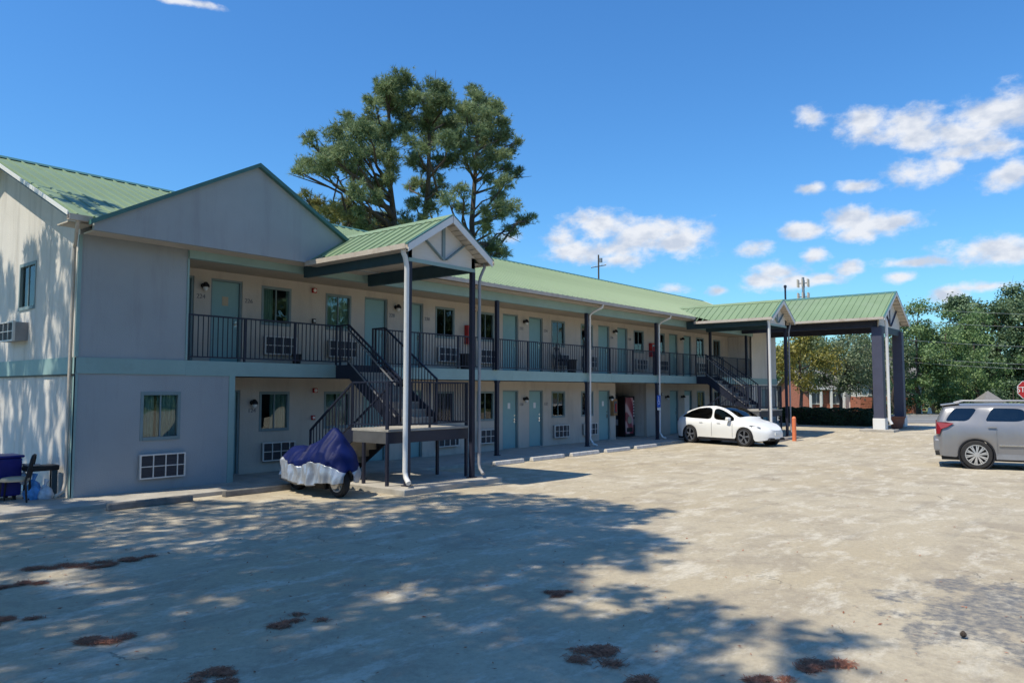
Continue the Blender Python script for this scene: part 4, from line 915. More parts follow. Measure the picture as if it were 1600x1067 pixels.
def wheel_moto(x, r, w):
    mb = MB(); mb.lathe([(r - .11, -w * .4), (r - .03, -w * .5), (r, -w * .25), (r, w * .25), (r - .03, w * .5), (r - .11, w * .4)], (x, 0, r), 32, 'y', close=True); t = mb.build('wheel', 'rubber', T, local=True, smooth=50)
    mb = MB(); mb.lathe([(r - .13, -w * .42), (r - .10, -w * .46), (r - .10, w * .46), (r - .13, w * .42)], (x, 0, r), 32, 'y', close=True); mb.lathe([(0, -.07), (.06, -.07), (.06, .07), (0, .07)], (x, 0, r), 16, 'y')
    for k in range(10):
        a = math.pi * 2 * k / 10; mb.beam((x + .05 * math.cos(a), 0, r + .05 * math.sin(a)), (x + (r - .12) * math.cos(a), 0, r + (r - .12) * math.sin(a)), .03, .03, up=(0, 1, 0))
    mb.lathe([(.08, -.10), (.15, -.10), (.15, -.092), (.08, -.092)], (x, 0, r), 24, 'y', close=True)
    mb.build('rim', 'alloy', t, local=True, smooth=50)
wheel_moto(.74, .32, .13); wheel_moto(-.80, .31, .16)
MB().box(-.45, .45, -.14, .14, .13, .5).build('engine', 'black', T, local=True, bevel=.04)
mb = MB(); mb.tube([(.1, -.2, .22), (-.4, -.24, .2), (-1.05, -.24, .26)], [.03, .04, .05], 10); mb.build('exhaust', 'metal', T, local=True, smooth=50)
mb = MB(); mb.tube([(.74, .09, .32), (.55, .09, .8)], .025, 8); mb.tube([(.74, -.09, .32), (.55, -.09, .8)], .025, 8); mb.build('fork', 'metal', T, local=True, smooth=50)

# ================================================================== CARS
def car(T, st, W_, paint, glass_cells, trim_cells=(), lamp_cells=None, name='body', levels=4, sub=2):
    """st: rows (x, [z per level], [half width per level], z_roof). cells = (i,j): station interval, level interval; level interval 3 = top"""
    nl = levels; vs = []; fs = []; mi = []
    ncol = 2 * nl + 1
    for (x, zs, ys, zc, dx) in st:
        L = [(x + dx[k], -ys[k], zs[k]) for k in range(nl)]; Rr = [(x + dx[k], ys[k], zs[k]) for k in range(nl)][::-1]
        vs += L + [(x + dx[nl], 0, zc)] + Rr
    for i in range(len(st) - 1):
        for j in range(ncol - 1):
            fs.append((i * ncol + j, i * ncol + j + 1, (i + 1) * ncol + j + 1, (i + 1) * ncol + j))
            jj = j if j < nl else ncol - 2 - j
            mi.append(1 if (i, jj) in glass_cells else 2 if (i, jj) in trim_cells else 3 if lamp_cells and (i, jj) in lamp_cells else 0)
    for e in (0, len(st) - 1):
        for j in range(nl):
            a, b, c, d = e * ncol + j, e * ncol + j + 1, e * ncol + ncol - 2 - j, e * ncol + ncol - 1 - j
            fs.append((a, b, c, d) if b != c else (a, b, d)); mi.append(0)
    me = bpy.data.meshes.new('tmp'); me.from_pydata(vs, [], fs); me.polygons.foreach_set('material_index', mi)
    for _ in range(4): me.materials.append(M['black'])
    o = bpy.data.objects.new('tmp', me); COL.objects.link(o); s = o.modifiers.new('s', 'SUBSURF'); s.levels = sub; s.render_levels = sub
    bm = bmesh.new(); bm.from_mesh(me); cl = bm.edges.layers.float.get('crease_edge') or bm.edges.layers.float.new('crease_edge')
    for e in bm.edges:
        ms = {f.material_index for f in e.link_faces}
        if len(ms) > 1: e[cl] = .75
        if e.is_boundary: e[cl] = .6
    bmesh.ops.recalc_face_normals(bm, faces=bm.faces); bm.to_mesh(me); bm.free()
    bpy.context.view_layer.update(); dg = bpy.context.evaluated_depsgraph_get(); ev = o.evaluated_get(dg); m2 = ev.to_mesh()
    V = [v.co.copy() for v in m2.vertices]; NRM = [v.normal.copy() for v in m2.vertices]
    groups = {}
    for p in m2.polygons: groups.setdefault(p.material_index, []).append(tuple(p.vertices))
    ev.to_mesh_clear(); bpy.data.objects.remove(o)
    names = {0: (name, paint), 1: ('window_glass', 'carglass'), 2: ('lower_trim', 'black'), 3: ('lamp', 'redlamp')}
    out = None
    for k in sorted(groups):
        off = 0.0 if k == 0 else (-.012 if k == 1 else 0.003)
        if k in (0,): sets = [groups[k]]
        else: # split left and right sides
            sets = [[f for f in groups[k] if sum(V[q].y for q in f) < -.001], [f for f in groups[k] if sum(V[q].y for q in f) >= -.001]]
        for fsx in sets:
            if not fsx: continue
            used = sorted({q for f in fsx for q in f}); mp_ = {q: i for i, q in enumerate(used)}
            mb = MB(); mb.add([V[q] + NRM[q] * off for q in used], [tuple(mp_[q] for q in f) for f in fsx])
            if k == 0: out = mb.build(*names[0], T, smooth=50, local=True)
            else: mb.build(*names[k], T, smooth=50, local=True)
    return out
def carwheel(T, x, y, r, w, rimm, nsp, sgn, rr=.66):
    mb = MB(); mb.lathe([(r * rr, -w * .5), (r * .93, -w * .5), (r, -w * .36), (r, w * .36), (r * .93, w * .5), (r * rr, w * .5)], (x, y, r), 36, 'y', close=True)
    t = mb.build('wheel', 'rubber', T, local=True, smooth=45)
    mb = MB(); mb.lathe([(r * rr * .93, -w * .5), (r * rr * 1.02, -w * .5), (r * rr * 1.02, w * .5), (r * rr * .93, w * .5)], (x, y, r), 36, 'y', close=True)
    yo = y + sgn * w * .42
    mb.lathe([(0, -.02), (.06, -.02), (.06, .02), (0, .02)], (x, yo, r), 16, 'y')
    for k in range(nsp):
        a = 2 * math.pi * k / nsp + .2
        for da in (-.10, .10):
            mb.beam((x + .045 * math.cos(a), yo, r + .045 * math.sin(a)), (x + r * rr * .96 * math.cos(a + da), yo - sgn * .005, r + r * rr * .96 * math.sin(a + da)), .03, .028, up=(0, 1, 0))
    mb.build('rim', rimm, t, local=True, smooth=45)
    MB().lathe([(0, 0), (r * rr * .98, 0), (r * rr * .98, .01), (0, .01)], (x, y, r), 24, 'y').build('brake_disc', 'black', t, local=True)
def arch(xc, r, zb, base):  # stations (x, zlow) round a wheel arch
    return [(xc - r - .05, base), (xc - r * .97, zb + r * .38), (xc - r * .72, zb + r * .76), (xc, zb + r * 1.04), (xc + r * .72, zb + r * .76), (xc + r * .97, zb + r * .38), (xc + r + .05, base)]
def interp(K, x):
    if x <= K[0][0]: return K[0][1]
    for (a, b), (c, d) in zip(K, K[1:]):
        if x <= c: return b + (d - b) * (x - a) / (c - a)
    return K[-1][1]
def arcz(x, xs_, r, zc, base):
    for c in xs_:
        if abs(x - c) < r: return max(base, zc + math.sqrt(r * r - (x - c) ** 2))
    return base
def stations(xs_, base, r, zc, wheels, prof_, wide, dxk=None):
    """prof_: z curves m1, m2, belt, glass top, rail, centre; wide: half-width curves for the six levels"""
    out = []
    for x in xs_:
        zl = arcz(x, wheels, r, zc, interp(base, x)); zz = [interp(k, x) for k in prof_]; zs = [zl]
        for q in zz[:5]: zs.append(max(q, zs[-1] + .012))
        d = interp(dxk, x) if dxk else 0
        out.append((x, zs, [interp(k, x) for k in wide], max(zz[5], zs[-1]), (0, 0, 0, 0, d, d, d)))
    return out
# --- white electric crossover
E_ = thing('electric_car', (29.31, 13.93, 0), 'white electric crossover with dark wheels parked beside the lower walkway', 'car', R(-105))
E_.scale = (.93, .93, .96)
ax_ = (0.0, 2.86); rE = .40
xsE = [-.93, -.88, -.74, -.60, -.46, -.40, -.37, -.30, -.2, 0, .2, .30, .37, .40, .50, .85, 1.19, 1.235, 1.6, 1.95, 2.22, 2.32, 2.46, 2.49, 2.56, 2.66, 2.86, 3.06, 3.16, 3.23, 3.27, 3.42, 3.6, 3.72, 3.80]
base = [(-.93, .42), (-.84, .30), (-.6, .26), (.5, .24), (2.4, .24), (3.5, .22), (3.8, .32)]
m1 = [(-.93, .60), (0, .66), (2.9, .64), (3.8, .46)]; m2 = [(-.93, .86), (-.3, .92), (1, .90), (2.6, .86), (3.4, .72), (3.8, .56)]
belt = [(-.93, .97), (-.6, 1.08), (-.45, 1.10), (0, 1.05), (1.2, 1.01), (2.3, .98), (2.7, .96), (3.3, .85), (3.66, .73), (3.8, .62)]
gt = [(-.93, .99), (-.6, 1.10), (-.45, 1.17), (-.2, 1.28), (0, 1.36), (.4, 1.47), (.9, 1.52), (1.4, 1.51), (1.8, 1.41), (2.2, 1.19), (2.40, 1.04), (2.7, .985), (3.3, .87), (3.8, .63)]
rl = [(-.93, 1.01), (-.8, 1.13), (-.5, 1.27), (0, 1.43), (.45, 1.535), (1.0, 1.575), (1.45, 1.56), (1.85, 1.45), (2.3, 1.20), (2.6, 1.03), (2.8, 1.0), (3.3, .89), (3.8, .64)]
ce = [(-.93, 1.02), (-.8, 1.15), (-.5, 1.30), (0, 1.47), (.45, 1.58), (1.0, 1.62), (1.45, 1.61), (1.85, 1.50), (2.3, 1.26), (2.7, 1.07), (3.3, .93), (3.8, .66)]
w0 = [(-.93, .60), (-.8, .82), (-.5, .90), (2.9, .90), (3.3, .84), (3.55, .68), (3.72, .46), (3.8, .26)]; w1 = [(-.93, .66), (-.8, .87), (-.5, .95), (2.85, .95), (3.25, .90), (3.5, .76), (3.72, .50), (3.8, .28)]
w2 = [(-.93, .66), (-.8, .86), (-.5, .93), (2.85, .93), (3.25, .87), (3.5, .72), (3.72, .47), (3.8, .27)]; w3 = [(-.93, .60), (-.8, .76), (-.4, .85), (2.3, .86), (2.9, .84), (3.3, .74), (3.65, .46), (3.8, .25)]
w4 = [(-.93, .58), (-.8, .70), (-.3, .73), (1.5, .73), (2.3, .80), (2.9, .77), (3.3, .66), (3.65, .42), (3.8, .23)]; w5 = [(-.93, .52), (-.8, .60), (0, .62), (1.5, .62), (2.3, .68), (2.9, .62), (3.8, .36)]
st = stations(xsE, base, rE, .37, ax_, (m1, m2, belt, gt, rl, ce), (w0, w1, w2, w3, w4, w5))
mids = [(a + b) / 2 for a, b in zip(xsE, xsE[1:])]
gc = {(i, 3) for i, m_ in enumerate(mids) if -.47 < m_ < 1.19 or 1.24 < m_ < 2.33} | {(i, 5) for i, m_ in enumerate(mids) if -.6 < m_ < 2.47}
car(E_, st, 1.9, 'evpaint', gc, levels=6)
MB().box(-.8, 3.2, -.76, .76, .17, .5).build('underbody', 'black', E_, local=True)
for s in (-1, 1):
    for x in ax_:
        carwheel(E_, x, s * .82, .37, .23, 'darkalloy', 5, s, .74)
        MB().lathe([(.385, -.10), (.408, -.10), (.408, .125), (.385, .125)], (x, s * .82, .37), 32, 'y', close=True).build('wheel_arch', 'black', E_, local=True)
    MB().prism([(2.02, s * .88, .99), (2.22, s * .90, 1.0), (2.22, s * .90, 1.11), (2.06, s * .88, 1.14)], (0, s * .19, 0)).build('wing_mirror', 'evpaint', E_, local=True, bevel=.03)
    MB().prism([(3.02, s * .85, .84), (3.18, s * .80, .83), (3.46, s * .63, .765), (3.50, s * .66, .70), (3.18, s * .85, .77)], (0, s * .025, .012)).build('headlight', 'headlamp', E_, local=True, bevel=.01)
    MB().prism([(-.76, s * .80, .90), (-.92, s * .60, .88), (-.925, s * .58, .98), (-.78, s * .77, 1.0)], (0, s * .04, 0)).build('tail_light', 'redlamp', E_, local=True, bevel=.01)
    for x in (.55, 1.5): MB().box(x, x + .18, s * .945 - .004, s * .945 + .004, .875, .892).build('door_handle', 'metal', E_, local=True)
    for x in (1.22, 2.30): MB().box(x - .003, x + .003, s * .950 - .006, s * .950 + .006, .34, .94).build('door_seam', 'metal', E_, local=True)
    MB().box(.46, 2.42, s * .885 - .03, s * .885 + .03, .19, .29).build('sill', 'black', E_, local=True)
MB().prism([(3.66, -.52, .26), (3.66, .52, .26), (3.66, .46, .36), (3.66, -.46, .36)], (.13, 0, 0)).build('air_intake', 'black', E_, local=True, bevel=.01)
MB().box(3.78, 3.815, -.16, .16, .46, .56).build('number_plate', 'paper', E_, local=True)
# --- silver SUV
V_ = thing('suv', (23.85 + .94, 3.43 + .18, 0), 'dusty silver SUV cut off by the right edge of the photograph', 'car', R(-79))
ax_ = (0.0, 2.86)
xsV = [-.93, -.88, -.80, -.74, -.62, -.50, -.44, -.40, -.30, -.17, 0, .21, .30, .40, .44, .50, .8, 1.16, 1.24, 1.6, 1.95, 2.25, 2.36, 2.42, 2.46, 2.56, 2.7, 2.86, 3.02, 3.16, 3.26, 3.30, 3.5, 3.7, 3.85, 3.92]
base = [(-.93, .40), (-.84, .33), (-.5, .31), (.5, .29), (2.4, .29), (3.5, .27), (3.92, .36)]
m1 = [(-.93, .70), (0, .74), (3, .70), (3.92, .55)]; m2 = [(-.93, 1.06), (0, 1.10), (2.4, 1.06), (3.3, .96), (3.92, .74)]
belt = [(-.93, 1.25), (-.5, 1.28), (1.2, 1.29), (2.25, 1.24), (2.6, 1.13), (3.4, 1.03), (3.92, .80)]
gt = [(-.93, 1.60), (-.7, 1.635), (.4, 1.65), (1.4, 1.64), (1.75, 1.56), (2.3, 1.27), (2.6, 1.15), (3.4, 1.05), (3.92, .81)]
rl = [(-.93, 1.68), (-.7, 1.725), (.4, 1.745), (1.4, 1.73), (1.8, 1.63), (2.3, 1.36), (2.65, 1.17), (3.4, 1.07), (3.92, .82)]
ce = [(-.93, 1.70), (-.7, 1.76), (.4, 1.79), (1.4, 1.78), (1.8, 1.68), (2.3, 1.40), (2.65, 1.19), (3.4, 1.10), (3.92, .84)]
dk = [(-.93, .17), (-.8, .22), (-.74, .25), (-.5, .17), (-.3, .20), (-.17, .26), (0, .22), (.21, .20), (.45, .11), (.9, 0), (4, 0)]
w0 = [(-.93, .80), (-.8, .92), (3.2, .93), (3.7, .82), (3.92, .62)]; w1 = [(-.93, .84), (-.8, .96), (-.4, .985), (3.1, .98), (3.7, .88), (3.92, .68)]
w2 = [(-.93, .84), (-.8, .94), (-.4, .975), (3.0, .965), (3.6, .86), (3.92, .64)]; w3 = [(-.93, .80), (-.8, .87), (-.4, .895), (2.3, .895), (3.2, .84), (3.92, .56)]
w4 = [(-.93, .74), (-.8, .78), (1.5, .78), (2.3, .84), (3.2, .80), (3.92, .52)]; w5 = [(-.93, .66), (-.8, .69), (1.5, .69), (2.3, .74), (3.2, .66), (3.92, .42)]
st = stations(xsV, base, .43, .39, ax_, (m1, m2, belt, gt, rl, ce), (w0, w1, w2, w3, w4, w5), dk)
mids = [(a + b) / 2 for a, b in zip(xsV, xsV[1:])]
gc = {(i, 3) for i, m_ in enumerate(mids) if (-.75 < m_ < -.17) or (.21 < m_ < 1.16) or (1.24 < m_ < 2.27)} | {(i, 5) for i, m_ in enumerate(mids) if 1.75 < m_ < 2.6}
car(V_, st, 1.98, 'suvpaint', gc, levels=6)
MB().box(-.82, 3.7, -.8, .8, .22, .55).build('underbody', 'black', V_, local=True)
for s in (-1, 1):
    for x in ax_:
        carwheel(V_, x, s * .85, .385, .245, 'alloy', 10, s, .70)
        MB().lathe([(.40, -.09), (.438, -.09), (.438, .125), (.40, .125)], (x, s * .86, .39), 36, 'y', close=True).build('wheel_arch', 'black', V_, local=True)
    MB().tube([(-.45, s * .66, 1.77), (-.25, s * .66, 1.83), (1.3, s * .66, 1.84), (1.55, s * .66, 1.76)], .018, 8).build('roof_rail', 'metal', V_, local=True, smooth=50)
    MB().prism([(-.925, s * .845, .92), (-.91, s * .84, 1.25), (-.70, s * .92, 1.255), (-.50, s * .945, 1.225), (-.66, s * .965, 1.12), (-.80, s * .95, 1.06), (-.85, s * .935, .92)], (-.014, s * .02, 0)).build('tail_light', 'redlamp', V_, local=True, bevel=.006)
    for x in (.28, 1.32): MB().box(x, x + .2, s * .985 - .012, s * .985 + .012, 1.12, 1.15).build('door_handle', 'metal', V_, local=True)
    for x in (.47, 1.2, 2.28): MB().box(x - .003, x + .003, s * .985 - .006, s * .985 + .006, .42, 1.12).build('door_seam', 'metal', V_, local=True)
    MB().box(.52, 2.36, s * .985 - .012, s * .985 + .012, .64, .67).build('side_moulding', 'chrome', V_, local=True)
    MB().box(.45, 2.4, s * .95 - .02, s * .95 + .02, .28, .42).build('sill', 'metal', V_, local=True)
    MB().prism([(1.95, s * .90, 1.27), (2.12, s * .92, 1.27), (2.12, s * .92, 1.42), (1.98, s * .90, 1.42)], (0, s * .2, 0)).build('wing_mirror', 'suvpaint', V_, local=True, bevel=.03)
    MB().tube([(-.8, s * .55, .33), (-.97, s * .55, .33)], .035, 10).build('tailpipe', 'chrome', V_, local=True)
MB().box(-1.0, -.78, -.88, .88, .44, .80).build('rear_bumper', 'suvpaint', V_, local=True, bevel=.06)
MB().box(-.97, -.72, -.86, .86, .34, .46).build('bumper_lower', 'rubber', V_, local=True, bevel=.03)
MB().box(-.97, -.83, -.70, .70, 1.30, 1.60).build('rear_window', 'carglass', V_, local=True, bevel=.03) if False else None
MB().prism([(-.80, -.66, 1.69), (-.35, -.68, 1.755), (-.35, .68, 1.755), (-.80, .66, 1.69)], (0, 0, .028)).build('roof_spoiler', 'suvpaint', V_, local=True, bevel=.01)
MB().box(-.965, -.94, -.16, .16, .90, 1.01).build('number_plate', 'paper', V_, local=True)
# ================================================================== TREES
def np_mesh(name, V, F4, m, parent, kind=None):
    me = bpy.data.meshes.new(name); nv = len(V); nf, k = F4.shape
    me.vertices.add(nv); me.vertices.foreach_set('co', V.astype(np.float32).ravel())
    me.loops.add(nf * k); me.loops.foreach_set('vertex_index', F4.astype(np.int32).ravel())
    me.polygons.add(nf); me.polygons.foreach_set('loop_start', np.arange(0, nf * k, k, dtype=np.int32))
    me.update(calc_edges=True); me.materials.append(M[m]); me.validate()
    o = bpy.data.objects.new(name, me); COL.objects.link(o)
    if parent is not None: o.parent = parent
    if kind: o['kind'] = kind
    return o
def unit(v): return v / (np.linalg.norm(v, axis=-1, keepdims=True) + 1e-9)
def needle_crown(clumps, rng, dens=1.0, ln=.20, wd=.022, blades=9, off=(0, 0, 0), flat=.75):
    """clumps (x,y,z,r): each a cloud of tufts, each tuft a brush of thin needle blades"""
    Vs = []
    for (x, y, z, r) in clumps:
        n = max(6, int(150 * dens * (r / .6) ** 2.2))
        # lumpy: sub-clusters
        sc = unit(rng.normal(size=(7, 3))) * r * rng.uniform(.35, .85, (7, 1)); w = rng.randint(0, 7, n)
        p = sc[w] + rng.normal(size=(n, 3)) * r * .27; p[:, 2] *= flat
        c = p + np.array([x, y, z]); out = unit(p + rng.normal(size=(n, 3)) * r * .5 + np.array([0, 0, .35 * r]))
        c = np.repeat(c, blades, 0); o = unit(np.repeat(out, blades, 0) + rng.normal(size=(n * blades, 3)) * .62)
        L = ln * rng.uniform(.7, 1.25, (len(c), 1)); s = unit(np.cross(o, rng.normal(size=o.shape))) * wd
        Vs.append(np.stack([c - s * .5, c + s * .5, c + o * L], 1))
    V = np.concatenate(Vs).reshape(-1, 3) - np.array(off); F = np.arange(len(V)).reshape(-1, 3)
    return V, F
def leaf_crown(clumps, rng, n_per=300, size=.22, off=(0, 0, 0), flat=.85):
    Vs = []
    for (x, y, z, r) in clumps:
        n = int(n_per * (r / 1.0) ** 2)
        sc = unit(rng.normal(size=(9, 3))) * r * rng.uniform(.4, .9, (9, 1)); w = rng.randint(0, 9, n)
        p = sc[w] + rng.normal(size=(n, 3)) * r * .24; p[:, 2] *= flat
        c = p + np.array([x, y, z]); nrm = unit(p / r + rng.normal(size=(n, 3)) * .7 + np.array([0, 0, .4]))
        a = unit(np.cross(nrm, rng.normal(size=(n, 3)))); b = np.cross(nrm, a); s = size * rng.uniform(.6, 1.3, (n, 1))
        Vs.append(np.stack([c - a * s * .5, c + b * s * .3, c + a * s * .5, c - b * s * .3], 1))
    V = np.concatenate(Vs).reshape(-1, 3) - np.array(off); return V, np.arange(len(V)).reshape(-1, 4)
def trunk_mb(base, top, r0, r1, clumps, rng, zmin, limb=.07, n=9, lean=.25, every=1):
    mb = MB(); base = Vector(base); top = Vector(top); P = []
    for i in range(9):
        t = i / 8; q = base.lerp(top, t); P.append(q + Vector((rng.normal() * lean * .4, rng.normal() * lean * .4, 0)) * (t * (1 - t) * 4))
    mb.tube(P, [r0 + (r1 - r0) * (i / 8) ** .8 for i in range(9)], n)
    for ci, (x, y, z, r) in enumerate(clumps):
        if ci % every: continue
        c = Vector((x, y, z)); hz = (c - base).xy.length
        zs = min(max(z - .35 * hz - .3, zmin), top.z - .1); t = (zs - base.z) / (top.z - base.z); k = min(7, max(0, int(t * 8)))
        a = P[k].lerp(P[k + 1], min(1, max(0, t * 8 - k))); L = (c - a).length
        m1 = a.lerp(c, .4) + Vector((rng.normal() * .08 * L, rng.normal() * .08 * L, -.06 * L + rng.normal() * .05 * L)); m2 = a.lerp(c, .75) + Vector((rng.normal() * .05 * L, rng.normal() * .05 * L, .0))
        q = limb * min(1.6, .5 + L * .18); mb.tube([a, m1, m2, c], [q, q * .75, q * .5, q * .2], 6)
        for _ in range(3):
            e = c + Vector(rng.normal(size=3)) * r * .6; mb.tube([m2.lerp(c, .3), e], [q * .35, q * .12], 4)
    return mb
def tree(name, label, base, top, clumps, kind, m, seed, r0=.3, r1=.08, zmin=3, group=None, limb=.07, every=1, **kw):
    rng = np.random.RandomState(seed); T = thing(name, base, label, 'tree', group=group)
    trunk_mb(base, top, r0, r1, clumps, rng, zmin, limb=limb, every=every).build('trunk', 'bark', T, smooth=60)
    V, F = (needle_crown if kind == 'pine' else leaf_crown)(clumps, rng, off=base, **kw)
    np_mesh('crown', V, F, m, T); return T
A = [(24.18,27.08,17.21,0.69),(23.45,27.4,16.75,0.68),(24.79,27.05,16.59,0.79),(22.91,27.45,15.8,0.46),(23.9,29.11,15.7,0.7),(25.1,28.82,16.47,0.82),(21.02,26.25,13.48,0.71),(23.67,28.1,14.75,0.78),(21.34,28.04,13.66,0.65),(20.52,26.27,12.5,0.7),(20.75,28.2,13.09,0.65),(19.41,26.81,11.91,0.55),(21.14,30.21,12.76,0.55),(19.12,27.78,11.6,0.34),(20.38,27.21,11.93,0.63),(22.52,28.56,12.67,0.67),(22.78,27.72,13.34,0.67),(23.84,27.8,13.78,0.56),(24.39,27.75,15.03,0.57),(25.85,28.19,15.86,0.59),(23.51,26.94,12.68,0.43),(23.53,27.88,11.99,0.62),(20.29,25.29,10.57,0.6),(23.2,29.64,11.1,0.63),(21.97,29.28,10.66,0.55),(25.44,29.61,10.68,0.73),(22.64,27.48,9.75,0.6),(25.36,28.06,10.61,0.48),(22.38,27.68,12.17,0.42),(22.73,27.15,11.02,0.48)]
B = [(28.02,28.56,18.32,0.76),(25.99,25.81,16.32,0.63),(25.4,26.32,16.11,0.69),(24.48,26.17,16.27,0.46),(25.98,27.38,15.71,0.71),(28.68,28.71,16.6,0.77),(24.14,23.75,13.47,0.58),(27.51,28.49,15.36,0.68),(25.87,27.71,13.77,0.58),(26.84,27.31,13.59,0.66),(28.5,30.25,13.46,0.57),(27.35,28.2,12.51,0.6),(28.29,28.29,13.14,0.45),(26.48,28.58,11.72,0.5),(24.64,26.8,10.15,0.5),(25.7,26.94,10.51,0.44),(27.34,26.8,14.11,0.53),(24.16,26.33,13.96,0.49),(26.28,26.95,11.26,0.39)]
C_ = [(30.73,27.74,18.22,0.79),(30.58,26.66,17.73,0.7),(27.04,25.27,16.18,0.64),(29.3,27.85,16.57,0.77),(29.17,26.33,16.19,0.85),(29.9,25.84,16.45,0.62),(31.66,26.88,16.27,0.65),(31.39,27.84,16.04,0.91),(27.39,25.59,14.37,0.71),(29.25,25.28,14.27,0.67),(28.48,25.92,13.87,0.66),(26.38,25.3,14.54,0.5),(26.0,24.7,11.64,0.46),(25.07,24.65,11.08,0.45),(32.22,27.26,14.75,0.51),(28.36,23.87,12.47,0.51),(31.59,25.67,13.95,0.42),(29.33,25.34,12.37,0.53),(34.11,28.46,13.17,0.69),(33.5,26.99,11.88,0.52),(33.88,26.63,12.01,0.33),(32.74,27.08,11.21,0.51),(28.36,24.63,11.13,0.58),(28.47,25.24,10.58,0.52),(27.22,25.86,11.27,0.45),(29.72,27.5,10.24,0.55),(31.09,27.09,10.04,0.71),(31.17,26.56,9.64,0.49),(32.53,27.14,15.7,0.44)]
D = [(19.43,27.96,10.76,0.28),(21.19,29.22,10.81,0.54),(20.67,27.31,9.97,0.57),(23.75,29.92,10.6,0.64),(24.67,29.43,10.13,0.65),(20.83,29.2,10.35,0.42),(22.85,29.45,11.23,0.38)]

for L_ in (A, B, C_, D):
    rg_ = np.random.RandomState(len(L_))
    L_ += [(x + rg_.normal() * .5, y + rg_.normal() * .6, z + rg_.normal() * .35, r_ * .6) for x, y, z, r_ in L_ if r_ > .55]
tree('pine_tree', 'tall pine with the widest crown behind the motel, leftmost long bough reaching over the gable', (24.9, 28.2, -.05), (24.2, 28, 16.9), A, 'pine', 'pine', 1, .32, .07, 9.2, 'pines behind the motel roof', dens=1.5, ln=.24, wd=.03)
tree('pine_tree', 'slim tall pine in the middle of the three behind the roof', (25.7, 27.1, -.05), (26.3, 27.2, 16.6), B, 'pine', 'pine', 2, .30, .07, 9.4, 'pines behind the motel roof', dens=1.5, ln=.24, wd=.03)
tree('pine_tree', 'rightmost pine behind the roof, dark lower boughs hanging to the right', (28.7, 26.6, -.05), (29.6, 26.9, 17.6), C_, 'pine', 'pine', 3, .30, .07, 9.2, 'pines behind the motel roof', dens=1.5, ln=.24, wd=.03)
tree('pine_tree', 'lower yellowish pine just behind the front gable slope', (22.2, 30.0, -.05), (22.3, 29.6, 10.9), D, 'pine', 'pineyellow', 4, .22, .06, 6.0, 'pines behind the motel roof', dens=1.5, ln=.24, wd=.03)
